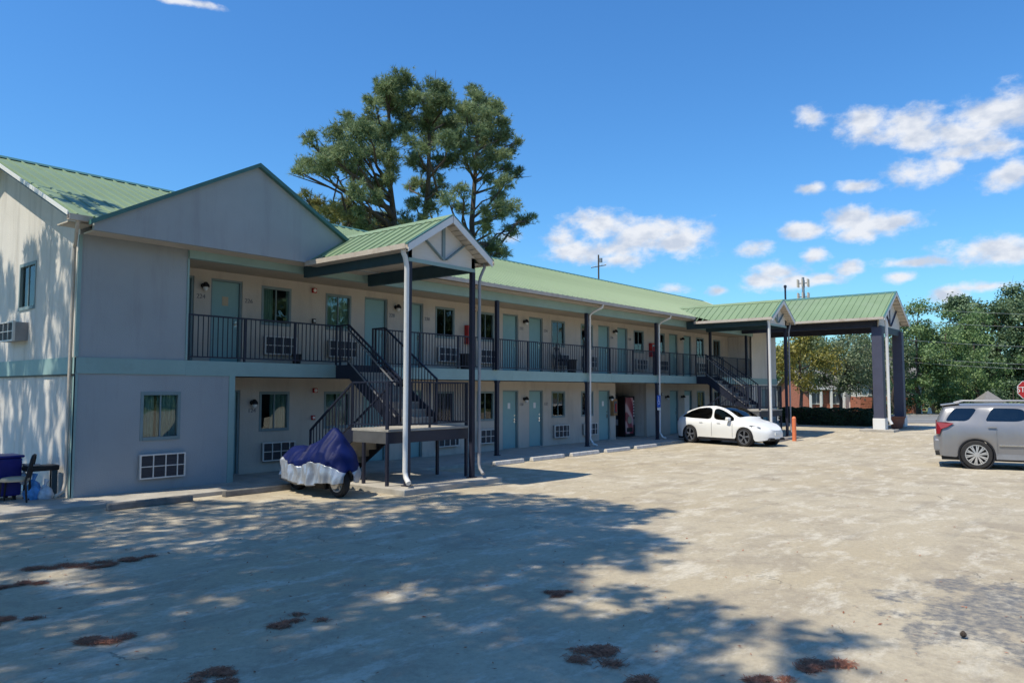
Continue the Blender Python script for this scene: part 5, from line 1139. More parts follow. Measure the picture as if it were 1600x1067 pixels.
# trees left of the lot, outside the frame, that throw the shade across it
SHADE_PINES = [((-0.5, 9.2),[(-0.45,10.35,12.37,0.74),(1.44,8.06,14.72,0.33),(1.6,9.94,10.85,0.52),(1.81,12.42,9.72,0.21),(-0.96,11.12,15.02,0.77),(-0.07,8.93,15.11,0.66),(-0.41,7.52,14.21,0.33),(1.77,7.93,10.57,0.69),(-0.86,7.37,12.43,0.68),(1.85,10.23,12.65,0.85),(1.8,9.83,11.31,0.67),(4.29,9.97,10.6,0.54),(-2.65,10.14,13.06,0.75),(3.34,13.1,10.68,0.35),(6.0,8.86,9.45,0.41),(-0.25,8.23,11.41,0.44),(-2.49,8.65,12.16,0.79),(-0.55,6.3,9.28,0.67),(3.32,10.07,13.15,0.6),(0.98,10.96,10.16,0.25),(-1.49,8.47,14.31,0.71),(-2.74,9.33,9.09,0.59),(-4.18,9.03,13.89,0.68),(2.1,6.96,11.76,0.33),(3.97,8.99,11.83,0.44),(-3.17,8.9,9.64,0.44),(-1.36,10.1,12.69,0.72),(5.92,8.23,10.63,0.33),(2.33,12.4,10.41,0.25),(0.62,11.42,10.41,0.22),(0.34,5.21,11.46,0.33),(1.18,5.91,10.15,0.33),(4.74,11.05,11.88,0.24),(2.16,10.9,12.91,0.28),(-1.93,7.43,12.3,0.41),(-2.42,9.04,13.11,0.8),(3.09,11.43,13.35,0.22),(-2.98,8.13,12.2,0.59),(3.03,11.59,11.64,0.28),(1.17,13.1,9.76,0.23),(3.09,12.48,13.18,0.32),(0.95,12.93,11.32,0.36),(2.04,8.92,10.12,0.44),(-0.04,7.03,14.26,0.33),(1.72,9.19,12.24,0.57),(5.41,10.38,10.18,0.26),(0.35,12.01,11.01,0.31),(5.18,12.91,10.52,0.3),(4.57,9.13,9.49,0.79),(4.11,8.19,10.11,0.47),(2.19,11.3,12.58,0.31),(-0.53,7.2,10.87,0.53),(3.03,11.88,15.07,0.3),(0.02,8.83,11.84,0.84),(0.99,11.8,11.97,0.23),(3.85,9.05,9.42,0.73),(-0.4,10.47,9.11,0.65),(2.81,7.36,11.44,0.59),(4.28,9.83,12.34,0.45),(2.2,11.97,10.51,0.32),(2.2,11.27,14.1,0.2),(5.67,8.9,10.97,0.33),(0.89,7.35,14.51,0.33),(0.61,7.45,13.79,0.33),(1.98,13.17,14.19,0.33),(-1.5,7.48,15.01,0.33),(-0.15,10.93,11.7,0.66),(5.2,8.04,9.97,0.33),(4.68,12.22,11.51,0.28),(-0.13,7.91,10.21,0.54),(2.37,13.36,13.14,0.36),(-2.59,9.1,10.52,0.47),(1.75,11.36,12.81,0.21),(-2.04,7.38,9.69,0.56),(1.08,8.08,13.15,0.5),(0.72,7.25,11.57,0.33),(1.11,6.15,9.54,0.33),(-0.11,11.75,10.75,0.3),(2.7,13.01,9.79,0.29),(5.47,11.18,11.51,0.32),(2.64,12.42,14.71,0.2),(2.17,10.93,13.84,0.3),(-3.37,8.3,11.46,0.5),(-0.82,9.29,9.11,0.53),(6.19,8.3,9.49,0.33),(3.31,11.87,11.34,0.24),(-0.46,11.48,10.43,0.27),(2.84,13.28,12.93,0.25),(3.04,10.71,9.39,0.28),(3.1,10.23,9.33,0.68),(3.64,8.15,10.18,0.55),(1.66,9.52,9.51,0.82),(2.54,11.84,13.66,0.28),(3.99,9.41,11.68,0.46),(3.44,13.03,12.83,0.21),(1.04,11.69,11.18,0.27),(0.39,11.1,9.46,0.25),(0.08,10.75,10.1,0.74),(3.04,13.3,9.65,0.23),(-2.26,9.78,14.22,0.52),(-0.95,11.5,15.39,0.22),(0.01,12.12,14.55,0.26),(1.61,12.56,11.07,0.27),(-3.82,8.85,9.95,0.58),(1.66,11.87,13.26,0.34),(1.2,10.9,11.05,0.25),(1.15,6.86,12.99,0.33),(3.77,12.94,13.25,0.24),(3.04,12.02,10.27,0.24),(6.16,11.66,9.9,0.35),(3.14,11.3,12.21,0.26),(3.81,10.1,14.52,0.31),(1.97,7.31,9.55,0.66),(-2.15,7.39,15.47,0.65),(3.96,9.41,9.74,0.41),(2.62,8.23,12.97,0.33),(0.41,10.97,11.68,0.74),(2.34,10.63,13.06,0.81),(1.89,12.92,13.78,0.32),(0.24,8.72,10.53,0.52),(3.88,11.63,12.24,0.3),(3.49,11.29,12.14,0.35),(1.73,12.36,14.97,0.23),(2.22,7.96,10.48,0.42),(5.18,10.78,10.16,0.29),(1.82,13.01,12.53,0.25),(2.37,7.96,12.14,0.48),(-2.7,9.3,11.66,0.49),(0.71,11.41,11.22,0.24),(4.71,11.69,11.83,0.24),(4.22,8.43,10.7,0.52),(2.13,7.16,10.31,0.53),(6.49,9.42,9.3,0.27),(3.96,13.24,9.15,0.21),(-3.47,8.78,14.71,0.51),(2.82,7.04,11.94,0.33),(-0.78,8.98,9.49,0.44),(-1.79,10.35,9.97,0.42),(4.24,10.71,13.8,0.31),(2.3,14.02,11.07,0.2),(3.77,10.85,12.2,0.25),(-2.04,9.59,12.86,0.72),(1.54,11.11,13.4,0.31),(0.68,11.79,13.79,0.23),(3.19,11.63,13.98,0.21),(-1.64,10.26,10.88,0.53),(4.95,11.55,10.89,0.21),(3.66,10.67,13.68,0.27),(2.78,8.87,11.42,0.44),(0.71,11.52,12.7,0.22),(1.38,12.08,12.76,0.27),(2.95,12.59,12.63,0.23),(-0.08,9.09,13.28,0.79),(2.75,12.64,9.83,0.24),(1.52,13.21,13.82,0.22),(0.68,11.65,14.22,0.36),(2.2,14.08,10.11,0.25),(3.78,10.36,12.03,0.26),(2.57,8.37,9.78,0.43),(2.29,9.22,10.55,0.48),(3.13,8.65,14.47,0.33),(3.26,7.31,9.91,0.44),(3.82,7.72,10.25,0.33),(1.3,5.31,9.56,0.33),(-2.01,8.9,13.84,0.65),(3.85,12.56,12.49,0.33),(0.07,8.35,12.4,0.55),(2.51,9.03,12.86,0.52),(1.08,12.3,9.47,0.31),(0.04,10.28,10.26,0.46),(4.09,9.68,13.98,0.25),(1.18,12.29,11.09,0.31),(3.62,10.65,14.43,0.25),(-0.54,9.4,13.24,0.4),(3.02,12.04,13.27,0.32),(2.02,13.33,14.83,0.21),(1.02,11.44,15.35,0.24),(5.24,10.77,11.68,0.24),(3.42,8.99,13.6,0.48),(-3.26,8.57,10.76,0.44),(3.55,12.68,12.39,0.22),(4.16,12.4,12.93,0.24),(2.16,11.71,9.7,0.27),(2.19,9.31,9.35,0.46),(-0.8,9.71,13.12,0.43),(-1.92,7.1,11.54,0.49),(1.0,11.18,11.13,0.28),(0.65,11.04,9.89,0.28),(-1.17,6.9,11.26,0.44),(-2.05,8.14,14.46,0.42),(2.24,11.08,14.32,0.23),(2.23,10.91,15.24,0.23)]),
((-3.2, 12.6),[(1.34,15.37,9.72,0.34),(1.27,13.55,9.13,0.33),(-1.12,13.18,10.72,0.33),(-7.73,9.67,14.8,0.56),(-4.91,10.46,13.91,0.74),(-4.66,14.71,12.31,0.3),(-5.51,11.06,14.01,0.84),(-3.56,13.1,10.01,0.49),(-5.61,12.57,14.01,0.66),(-1.42,12.86,9.82,0.27),(-4.34,13.97,12.74,0.34),(1.31,14.68,12.57,0.2),(-2.79,13.06,13.35,0.23),(-0.23,13.21,10.81,0.2),(-4.87,16.35,15.28,0.35),(-2.15,13.34,14.28,0.32),(-5.13,12.59,12.34,0.66),(-2.31,14.82,14.66,0.2),(-2.62,11.02,14.07,0.64),(-1.66,13.51,15.13,0.32),(0.56,13.02,15.37,0.31),(-5.78,12.43,11.38,0.5),(-4.81,12.71,14.03,0.66),(-0.48,12.17,11.8,0.23),(-3.69,15.73,13.44,0.26),(-0.75,15.14,12.54,0.33),(0.37,14.29,13.85,0.26),(-5.83,16.3,15.39,0.28),(-1.96,14.77,11.27,0.35),(-2.83,12.3,12.98,0.35),(-2.86,14.51,14.72,0.24),(-3.03,14.21,10.76,0.24),(-2.35,14.53,12.7,0.21),(-1.12,15.61,12.11,0.27),(-4.9,11.55,12.46,0.47),(-6.45,10.88,13.69,0.41),(-0.68,13.56,15.03,0.29),(-6.93,12.01,15.25,0.71),(-3.63,11.89,14.36,0.56),(-6.06,10.97,11.62,0.72),(0.5,14.02,12.13,0.22),(-1.8,13.95,10.4,0.27),(-4.17,13.17,10.23,0.64),(-3.24,12.67,12.09,0.53),(0.93,15.05,9.92,0.34),(-3.83,13.48,11.13,0.41),(-6.99,13.53,14.32,0.67),(-4.14,14.09,10.73,0.48),(-4.51,12.44,14.52,0.48),(-3.92,15.43,12.32,0.32),(0.17,13.67,14.99,0.28),(-0.6,14.64,14.17,0.35),(-5.27,15.27,15.17,0.23),(0.48,12.91,14.31,0.26),(-2.9,13.11,14.41,0.33),(-4.77,10.71,15.42,0.56),(0.69,14.4,9.97,0.26),(-3.7,15.0,10.98,0.36),(-3.79,12.9,11.17,0.6),(-3.93,14.23,13.4,0.34),(-0.83,13.71,9.93,0.22),(-3.07,13.42,11.53,0.25),(-1.96,11.95,12.1,0.24),(-7.11,12.44,14.31,0.77),(-5.02,15.16,12.35,0.29),(-1.08,13.88,15.34,0.25),(-7.28,12.01,14.45,0.43),(-2.78,16.08,12.88,0.26),(-6.53,10.6,12.55,0.58),(-4.73,11.31,13.36,0.54),(-2.59,13.41,12.6,0.28),(-1.17,13.39,11.61,0.25),(-6.43,16.51,15.44,0.26),(0.26,13.89,15.35,0.21),(-5.54,15.33,11.15,0.47),(-2.82,14.38,12.86,0.22),(0.52,13.93,13.02,0.31),(-2.49,14.02,13.31,0.27),(0.61,15.07,12.61,0.35),(-1.62,12.3,15.04,0.34),(-5.79,9.82,13.42,0.44),(-2.01,12.59,13.71,0.24),(-2.4,11.54,13.03,0.42),(-0.48,12.64,11.64,0.26),(-3.68,16.1,15.33,0.29),(-7.4,14.55,15.39,0.78),(-0.53,12.51,13.45,0.3),(-0.57,14.91,9.54,0.32),(-0.54,14.28,10.93,0.21),(-5.75,14.73,12.42,0.44),(-3.23,15.73,10.34,0.24),(-1.22,14.25,10.02,0.26),(0.73,15.27,11.47,0.31),(-3.75,9.58,9.43,0.59),(-0.05,12.84,11.15,0.23),(0.91,15.35,11.83,0.33),(-0.92,15.76,11.18,0.22),(-2.59,13.3,10.12,0.35),(-2.56,14.89,11.38,0.3),(-7.75,10.29,14.55,0.82),(-2.86,10.93,12.7,0.41),(-7.76,15.23,15.22,0.74),(-2.38,14.34,9.18,0.25),(0.44,13.26,10.08,0.29),(-5.39,11.98,12.03,0.41),(1.05,14.07,10.32,0.34),(-3.9,16.24,12.12,0.34),(-2.91,12.52,12.66,0.25),(-4.03,15.42,11.52,0.29),(-2.02,16.32,13.74,0.32),(-0.88,12.26,11.09,0.26),(-0.63,14.42,10.03,0.23),(-0.02,15.77,9.14,0.31),(-6.75,13.87,13.12,0.71),(-0.73,12.48,9.05,0.2),(-1.5,14.81,12.53,0.26),(-1.72,15.54,15.36,0.31),(-2.2,16.5,14.66,0.22),(-2.87,15.4,15.42,0.25),(-5.1,15.01,11.16,0.51),(-3.39,10.1,9.28,0.67),(-1.44,15.24,12.35,0.21),(-4.54,13.35,15.21,0.27),(0.56,15.64,12.02,0.25),(-0.9,13.74,11.66,0.29),(-0.26,15.45,9.16,0.24),(-3.57,11.43,13.53,0.72),(-2.3,13.87,11.64,0.33),(0.5,14.21,10.75,0.27),(-3.44,14.43,12.3,0.21),(-3.64,10.67,9.05,0.51),(-1.1,11.87,11.27,0.25),(-3.22,15.51,13.42,0.3),(-5.55,9.53,11.62,0.54),(0.42,13.98,11.75,0.35),(-0.61,15.23,10.6,0.33),(0.89,13.56,10.97,0.21),(-2.48,13.48,11.76,0.33),(-4.39,10.27,12.01,0.47),(-0.12,14.78,9.38,0.25),(-4.73,13.2,14.02,0.47),(-2.98,14.02,10.2,0.21),(-0.99,12.0,10.44,0.23),(-1.61,14.75,9.15,0.35),(-0.93,15.76,12.85,0.22),(-3.47,16.65,14.3,0.24),(-2.54,16.03,10.35,0.27),(-3.12,13.48,9.36,0.8),(-3.35,15.98,9.79,0.26),(-5.11,14.31,13.29,0.2),(-1.03,15.02,13.66,0.22),(-4.9,13.9,15.49,0.26),(1.59,14.5,11.6,0.29),(-2.1,12.77,10.36,0.34),(-3.32,13.83,12.56,0.2),(-3.98,15.67,13.15,0.24),(-1.03,14.27,11.09,0.25),(-3.22,15.34,9.27,0.29),(-0.06,15.85,11.46,0.26),(-5.92,15.04,13.95,0.23),(-0.24,13.97,13.7,0.21),(-7.42,14.54,14.26,0.51),(-2.09,13.63,9.13,0.2),(-4.15,9.79,12.77,0.53),(-2.25,13.36,13.28,0.31),(-4.46,12.68,11.88,0.41),(-3.52,15.37,13.51,0.21),(-0.48,12.07,9.12,0.21),(-3.41,11.95,13.35,0.42),(-3.06,15.9,12.8,0.26),(-1.85,13.18,15.42,0.28),(-6.56,13.38,14.59,0.45),(-3.36,14.7,12.95,0.3),(-5.71,11.97,11.07,0.45)]),
((-4.0, 5.2),[(-3.62,7.4,13.09,0.53),(-2.17,5.6,10.08,0.46),(-1.42,4.49,11.29,0.76),(-1.13,5.77,12.11,0.56),(-2.9,6.32,10.67,0.69),(-5.15,8.71,10.94,0.6),(-3.94,6.0,11.36,0.53),(-5.04,4.33,14.51,0.33),(-6.1,5.58,14.99,0.33),(-4.94,6.87,10.35,0.42),(-7.36,7.13,15.18,0.73),(-6.86,8.2,14.2,0.67),(-3.62,6.92,13.05,0.7),(-4.28,5.19,12.6,0.79),(-4.87,5.91,15.15,0.84),(-3.7,5.84,11.59,0.43),(-5.92,7.38,13.4,0.42),(-1.13,4.94,12.48,0.46),(-6.3,6.23,13.93,0.44),(-3.04,4.51,11.41,0.69),(-1.11,4.73,13.67,0.33),(-1.09,5.69,10.51,0.7),(-4.41,7.55,13.2,0.82),(-1.75,5.98,10.43,0.56),(-4.48,4.81,15.17,0.58),(-0.88,5.32,9.44,0.48),(-5.47,8.46,13.87,0.45),(-5.5,6.55,13.07,0.83),(-5.94,7.45,14.48,0.85),(-6.27,8.64,12.16,0.44),(-5.04,7.51,9.58,0.8),(-5.01,8.05,10.41,0.59),(-5.26,4.69,15.33,0.42),(-1.98,6.62,12.69,0.65),(-3.04,6.58,10.11,0.43),(-4.59,8.41,11.57,0.53),(-3.96,5.74,15.17,0.64),(-2.64,7.17,14.77,0.4),(-3.57,7.91,14.08,0.72),(-1.36,5.22,14.2,0.33),(-3.22,5.86,15.15,0.68),(-6.62,6.0,15.39,0.4),(-3.04,4.33,15.12,0.33),(-4.89,4.78,13.94,0.33),(-6.6,8.69,14.29,0.49),(-4.67,7.73,12.82,0.63),(-4.83,6.77,14.81,0.5),(-2.11,4.29,12.13,0.33),(-1.49,5.65,14.03,0.33),(-4.55,8.78,12.24,0.46),(-3.96,7.32,10.37,0.71),(-7.11,7.4,13.45,0.68),(-4.84,5.77,13.03,0.66),(-1.79,5.92,12.53,0.44),(-3.63,4.44,11.06,0.33)]),
((-2.0, 1.6),[(-0.34,3.64,9.53,0.33),(-0.92,4.16,12.8,0.33),(-0.09,3.93,12.08,0.33),(-1.21,3.37,9.21,0.33),(-1.08,4.42,9.34,0.42),(0.56,5.01,9.72,0.47),(-1.57,3.77,11.1,0.33),(0.65,3.4,9.29,0.33),(-1.79,3.47,9.6,0.33)])]
WALL_TREE = [(0.57,21.54,10.95,0.23),(1.19,21.54,8.35,0.34),(0.33,21.59,8.99,0.23),(1.36,18.16,10.96,0.17),(-1.64,19.4,11.56,0.17),(-0.09,18.31,10.29,0.22),(1.03,19.89,8.03,0.18),(-0.28,17.59,12.23,0.22),(-0.61,19.63,12.19,0.24),(0.19,20.78,10.71,0.26),(0.89,18.91,12.45,0.27),(1.3,19.08,10.24,0.22),(-0.25,20.26,12.07,0.2),(-1.13,19.57,12.26,0.18),(0.56,21.35,10.06,0.25),(0.32,20.92,8.24,0.27),(4.0,18.89,8.19,0.25),(-1.08,17.64,11.39,0.34),(0.51,20.03,11.86,0.23),(-1.37,21.1,12.28,0.22),(-0.56,17.89,11.05,0.16),(1.82,19.34,10.14,0.22),(-0.85,18.79,12.43,0.24),(1.72,18.58,9.72,0.31),(1.99,19.98,8.95,0.21),(-1.69,18.89,12.15,0.29),(2.3,20.41,10.38,0.34),(0.08,19.4,9.26,0.34),(0.14,18.08,10.8,0.18),(-0.8,20.7,10.3,0.32),(2.86,17.78,9.29,0.22),(1.53,17.86,9.47,0.2),(0.74,19.61,8.33,0.19),(-2.31,18.89,12.36,0.25),(0.16,17.47,10.67,0.23),(1.68,19.06,11.96,0.25),(-0.09,19.79,8.52,0.23),(0.28,17.79,8.73,0.32),(2.47,17.01,9.06,0.17),(1.41,21.47,12.26,0.32),(-0.28,21.77,8.81,0.26),(1.69,19.39,8.83,0.2),(-1.17,21.43,11.68,0.34),(0.14,21.05,12.11,0.27),(0.41,21.75,12.35,0.29),(0.42,21.35,12.09,0.26),(3.13,18.08,9.58,0.33),(2.09,17.47,11.41,0.18),(2.28,17.24,8.63,0.32),(-2.09,18.0,11.96,0.29),(1.01,17.75,12.19,0.24),(1.09,18.6,8.12,0.32),(3.18,20.56,8.6,0.28),(1.61,17.22,11.54,0.28),(-0.88,20.7,12.39,0.33),(1.39,19.12,11.69,0.32),(-2.33,18.48,12.4,0.26),(0.75,18.63,10.5,0.24),(0.27,19.97,10.16,0.33),(2.35,19.8,9.51,0.2),(-0.46,19.04,11.68,0.3),(-0.33,19.48,9.16,0.32),(-0.07,22.05,9.59,0.29),(0.45,20.01,8.02,0.2),(3.6,17.52,8.79,0.2),(2.2,20.29,9.47,0.22),(-8.7,23.0,10.22,0.56),(-2.04,23.37,10.22,0.51),(-3.0,17.01,10.29,0.46),(-6.92,25.54,11.48,0.55),(-5.33,18.56,10.13,0.53),(-2.5,25.26,10.21,0.53),(-3.43,20.81,11.64,0.5),(-5.44,24.28,11.41,0.45),(0.1,20.8,9.06,0.37),(-7.81,20.64,10.0,0.5),(-1.99,20.12,12.47,0.45),(-6.24,21.2,12.32,0.58),(-5.23,21.75,9.89,0.38),(-8.31,24.36,9.84,0.44),(-1.17,17.48,9.05,0.41),(-5.1,21.71,12.05,0.36),(-4.64,16.84,9.86,0.57),(-4.19,22.82,9.79,0.39),(-2.7,25.62,12.18,0.47),(-5.0,18.31,11.41,0.5),(-8.23,16.55,12.49,0.36),(-1.6,23.2,11.74,0.48),(-7.66,25.23,11.15,0.42),(-8.18,16.76,10.7,0.46),(-1.46,18.33,8.55,0.39),(-8.24,19.43,11.92,0.46),(-8.74,19.46,10.57,0.46),(-8.26,18.22,12.23,0.56),(-5.0,19.69,12.01,0.49),(-1.74,24.16,11.43,0.42),(-1.05,17.38,11.25,0.48),(-2.99,23.1,10.04,0.48),(-8.49,25.57,10.66,0.42),(-2.24,21.51,9.14,0.49),(-0.74,18.89,10.58,0.39),(-6.42,24.43,11.52,0.54),(-5.44,25.59,12.0,0.48),(-9.11,22.09,11.75,0.41),(-6.58,20.78,10.67,0.35),(-6.34,19.62,10.77,0.56),(-0.93,20.6,9.06,0.42),(-4.95,17.48,12.04,0.39),(-6.21,16.71,10.68,0.48),(-8.85,17.83,11.51,0.6),(-6.82,23.96,9.74,0.37),(-2.68,24.79,8.9,0.56),(-0.07,24.98,9.6,0.59),(-2.49,16.51,11.1,0.36),(-6.65,22.01,9.59,0.49),(-3.19,24.05,10.2,0.39),(-2.69,22.57,11.91,0.6),(0.18,16.17,9.57,0.47),(-6.93,23.22,10.94,0.48),(-0.66,22.14,11.13,0.54),(-4.07,19.37,8.63,0.55),(-5.17,17.35,8.91,0.4),(-3.07,20.19,9.29,0.49),(-2.34,19.55,9.76,0.36),(3.51,16.34,10.5,0.3),(4.26,16.62,10.5,0.3),(4.86,16.62,10.5,0.3),(3.38,17.09,10.5,0.3),(4.09,17.56,10.5,0.3)]

names_ = ['beside the lot nearest the camera', 'standing back from the lot', 'beyond the other pines']
for i, (b, cl) in enumerate(SHADE_PINES):
    cs = np.array([c[:3] for c in cl]); tz = cs[:, 2].max()
    tree('shade_pine', 'tall pine left of the lot shading the pavement, ' + ['second from the motel', 'nearest the motel', 'third from the motel', 'farthest from the motel, nearest the camera'][i], (b[0], b[1], -.05), (b[0] * .8 + cs[:, 0].mean() * .2, b[1] * .8 + cs[:, 1].mean() * .2, tz - .2),
         cl, 'pine', 'pine', 20 + i, .30, .08, 7.5, 'pines left of the lot', limb=.026, every=3, dens=.95, ln=.22, wd=.04, blades=9)
tree('shade_pine', 'loose crowned pine beside the gable wall, throwing streaky shade down it', (-1.2, 21.2, -.05), (-.2, 20.6, 12), WALL_TREE, 'pine', 'pine', 30, .26, .07, 7.0, 'pines left of the lot', limb=.035, every=2, dens=2.8, ln=.2, wd=.045)

# ---- far side of the street
def rnd_clumps(c, rad, n, rng, rmin, rmax, squash=1.0):
    out = []
    for _ in range(n):
        d = unit(rng.normal(size=3)); q = rng.uniform(.45, .95); p = d * q * np.array(rad) * np.array([1, 1, squash]); 
        out.append((c[0] + p[0], c[1] + p[1], c[2] + p[2], rng.uniform(rmin, rmax)))
    return out
def far(px, depth): # ground point at this bearing and depth (used to lay out the far tree line)
    lat = (px - 800) / FPX * depth; p = ry * depth + rx * lat; return p
def broadleaf(px, depth, h, w, m, label, seed, n=16, hb=1.5, size=.26, n_per=330, th=None, name='broadleaf_tree', group='trees across the street'):
    p = far(px, depth); rng = np.random.RandomState(seed); zc = (h + hb) / 2
    cl = rnd_clumps((p.x, p.y, zc), (w, w, (h - hb) / 2), n, rng, w * .28, w * .46)
    cl += [(p.x + rng.normal() * w * .3, p.y + rng.normal() * w * .3, h - w * .25, w * .3)]
    return tree(name, label, (p.x, p.y, .2), (p.x, p.y, h * .75), cl, 'leaf', m, seed, max(.12, h * .022), .05, min(hb + .3, h * .3), group, limb=.06, every=2, n_per=n_per, size=size)
broadleaf(1250, 52, 6.5, 2.4, 'leafC', 'small tree with yellowing leaves seen just right of the thin canopy post', 40, 20, 1.7, .17, 500)
broadleaf(1310, 55, 6.6, 3.2, 'leafD', 'round green street tree with a dark forked trunk in front of the brick house', 41, 24, 1.5, .17, 420)
broadleaf(1363, 57, 6.4, 2.0, 'leafD', 'pale leaved small tree behind the left entrance column', 42, 14, 1.6, .17, 420)
broadleaf(1395, 59, 6.4, 1.6, 'leafD', 'pale small tree seen between the two entrance columns', 47, 12, 2.4, .17, 420)
broadleaf(1432, 60, 9.2, 2.6, 'leafA', 'tall green tree directly right of the entrance canopy', 43, 22, .8, .20, 420)
broadleaf(1478, 61, 8.8, 2.9, 'leafA', 'bushy bright green tree in the middle of the row across the street', 44, 22, .6, .20, 420)
broadleaf(1522, 66, 8.9, 2.6, 'leafA', 'green tree with drooping right side above the silver SUV', 45, 20, 1.2, .20, 420)
broadleaf(1500, 88, 13.2, 4.0, 'leafB', 'dark oak rising behind the bright green trees', 46, 22, 1.5, .30, 300)
broadleaf(1560, 84, 14.3, 4.8, 'leafB', 'large dark oak at the right edge, tallest of the tree line', 48, 26, 2.0, .30, 300)
broadleaf(1622, 82, 14.0, 4.6, 'leafB', 'dark oak cut by the right edge of the photo', 49, 24, 1.0, .30, 300)
broadleaf(1690, 80, 12.0, 4.6, 'leafB', 'dark oak outside the right edge', 50, 22, 1.0, .30, 250)
broadleaf(1630, 60, 7.2, 2.0, 'leafA', 'light green tree behind the stop sign at the right edge', 51, 14, 1.0, .20, 380)
broadleaf(1215, 80, 7.4, 3.2, 'leafA', 'green tree far behind the end of the motel', 52, 16, 1.0, .28, 250)
broadleaf(1265, 92, 10.5, 4.0, 'leafB', 'dark tree behind the pale house, left of the entrance canopy', 53, 18, 1.0, .3, 220)
broadleaf(1345, 95, 11.0, 4.2, 'leafB', 'dark tree behind the brick house roof', 54, 18, 1.0, .3, 220)
broadleaf(1415, 96, 9.5, 4.2, 'leafB', 'dark tree filling the gap behind the entrance columns', 55, 18, .6, .3, 220)
for i, (px, d, h, w) in enumerate([(1405, 63, 2.4, 1.4), (1450, 66, 2.2, 1.8), (1490, 67, 2.6, 2.0), (1535, 70, 3.0, 2.4), (1580, 72, 3.2, 2.6), (1640, 74, 3.2, 3.0)]):
    p = far(px, d); rng = np.random.RandomState(70 + i); cl = rnd_clumps((p.x, p.y, .2 + h / 2), (w, w, h / 2), 10, rng, .5, .9)
    lab = ['low dark shrub behind the right entrance column', 'dark shrub under the tall green tree right of the canopy', 'dark shrub under the bushy bright tree', 'wide dark shrub behind the SUV rear window', 'wide dark shrub behind the SUV roof', 'dark shrub outside the right edge'][i]
    T = thing('shrub', (p.x, p.y, .2), lab, 'shrub', group='undergrowth across the street')
    mbx = MB()
    for c in cl[::2]: mbx.tube([(p.x, p.y, .2), c[:3]], [.05, .015], 5)
    mbx.build('stem', 'bark', T); V, F = leaf_crown(cl, rng, 320, .2, off=(p.x, p.y, .2)); np_mesh('foliage', V, F, 'leafB', T)
# a belt of woodland closing the view, beyond the houses
rng = np.random.RandomState(99); cl = []
for px in range(700, 2300, 22):
    p = far(px, rng.uniform(125, 150)); h = rng.uniform(6, 9)
    for k in range(4): cl.append((p.x + rng.normal() * 1.5, p.y + rng.normal() * 1.5, h * (k + .7) / 4.2, rng.uniform(1.8, 2.6)))
V, F = leaf_crown(cl, rng, 45, .75); o = np_mesh('woodland', V, F, 'leafB', None, 'stuff')
# hedge beside the drive
rng = np.random.RandomState(5); hb = (42.7, 13.2, .2)
T = thing('hedge', hb, 'dark clipped hedge along the drive behind the orange bollard', 'hedge')
n = 26000; a = rng.uniform(-.5, .5, (n, 3)); ax = rng.randint(0, 3, n); sgn = rng.choice([-.5, .5], n)
a[np.arange(n), ax] = sgn * rng.uniform(.86, 1.03, n); a[:, 2] = np.abs(a[:, 2]) * np.where(ax == 2, 1, 1) if False else a[:, 2]
c = a * np.array([1.0, 4.6, .95]) + np.array([0, 0, .48]); c[:, 2] += .04 * np.sin(c[:, 1] * 7) * (a[:, 2] > .3)
nr = unit(a + rng.normal(size=(n, 3)) * .5); u = unit(np.cross(nr, rng.normal(size=(n, 3)))); w_ = np.cross(nr, u); s = .085 * rng.uniform(.6, 1.3, (n, 1))
V = np.stack([c - u * s * .5, c + w_ * s * .35, c + u * s * .5, c - w_ * s * .35], 1).reshape(-1, 3); np_mesh('foliage', V, np.arange(len(V)).reshape(-1, 4), 'hedge', T)
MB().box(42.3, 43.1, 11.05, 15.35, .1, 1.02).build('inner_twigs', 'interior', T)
p = (43.1, 10.35, .22); T = thing('shrub', p, 'small loose bush at the right end of the clipped hedge', 'shrub')
cl = [(43.1, 10.35, .55, .42), (43.0, 10.2, .95, .32), (43.2, 10.6, .9, .3), (43.0, 10.0, .5, .3)]
V, F = leaf_crown(cl, rng, 900, .085, off=p); np_mesh('foliage', V, F, 'leafB', T)
mbx = MB(); [mbx.tube([p, c[:3]], [.025, .01], 5) for c in cl]; mbx.build('stem', 'bark', T)
# terracotta pot between the entrance columns
T = thing('planter', (40.6, 9.15, .36), 'brown terracotta urn at the foot of the right entrance column', 'planter')
MB().lathe([(0, 0), (.20, 0), (.24, .06), (.33, .34), (.37, .52), (.41, .54), (.41, .60), (.34, .60), (.32, .5), (0, .48)], (40.6, 9.15, .26), 20).build('urn', 'terracotta', T, smooth=50)
MB().lathe([(0, .49), (.32, .5)], (40.6, 9.15, .26), 16).build('soil', 'bark', T)
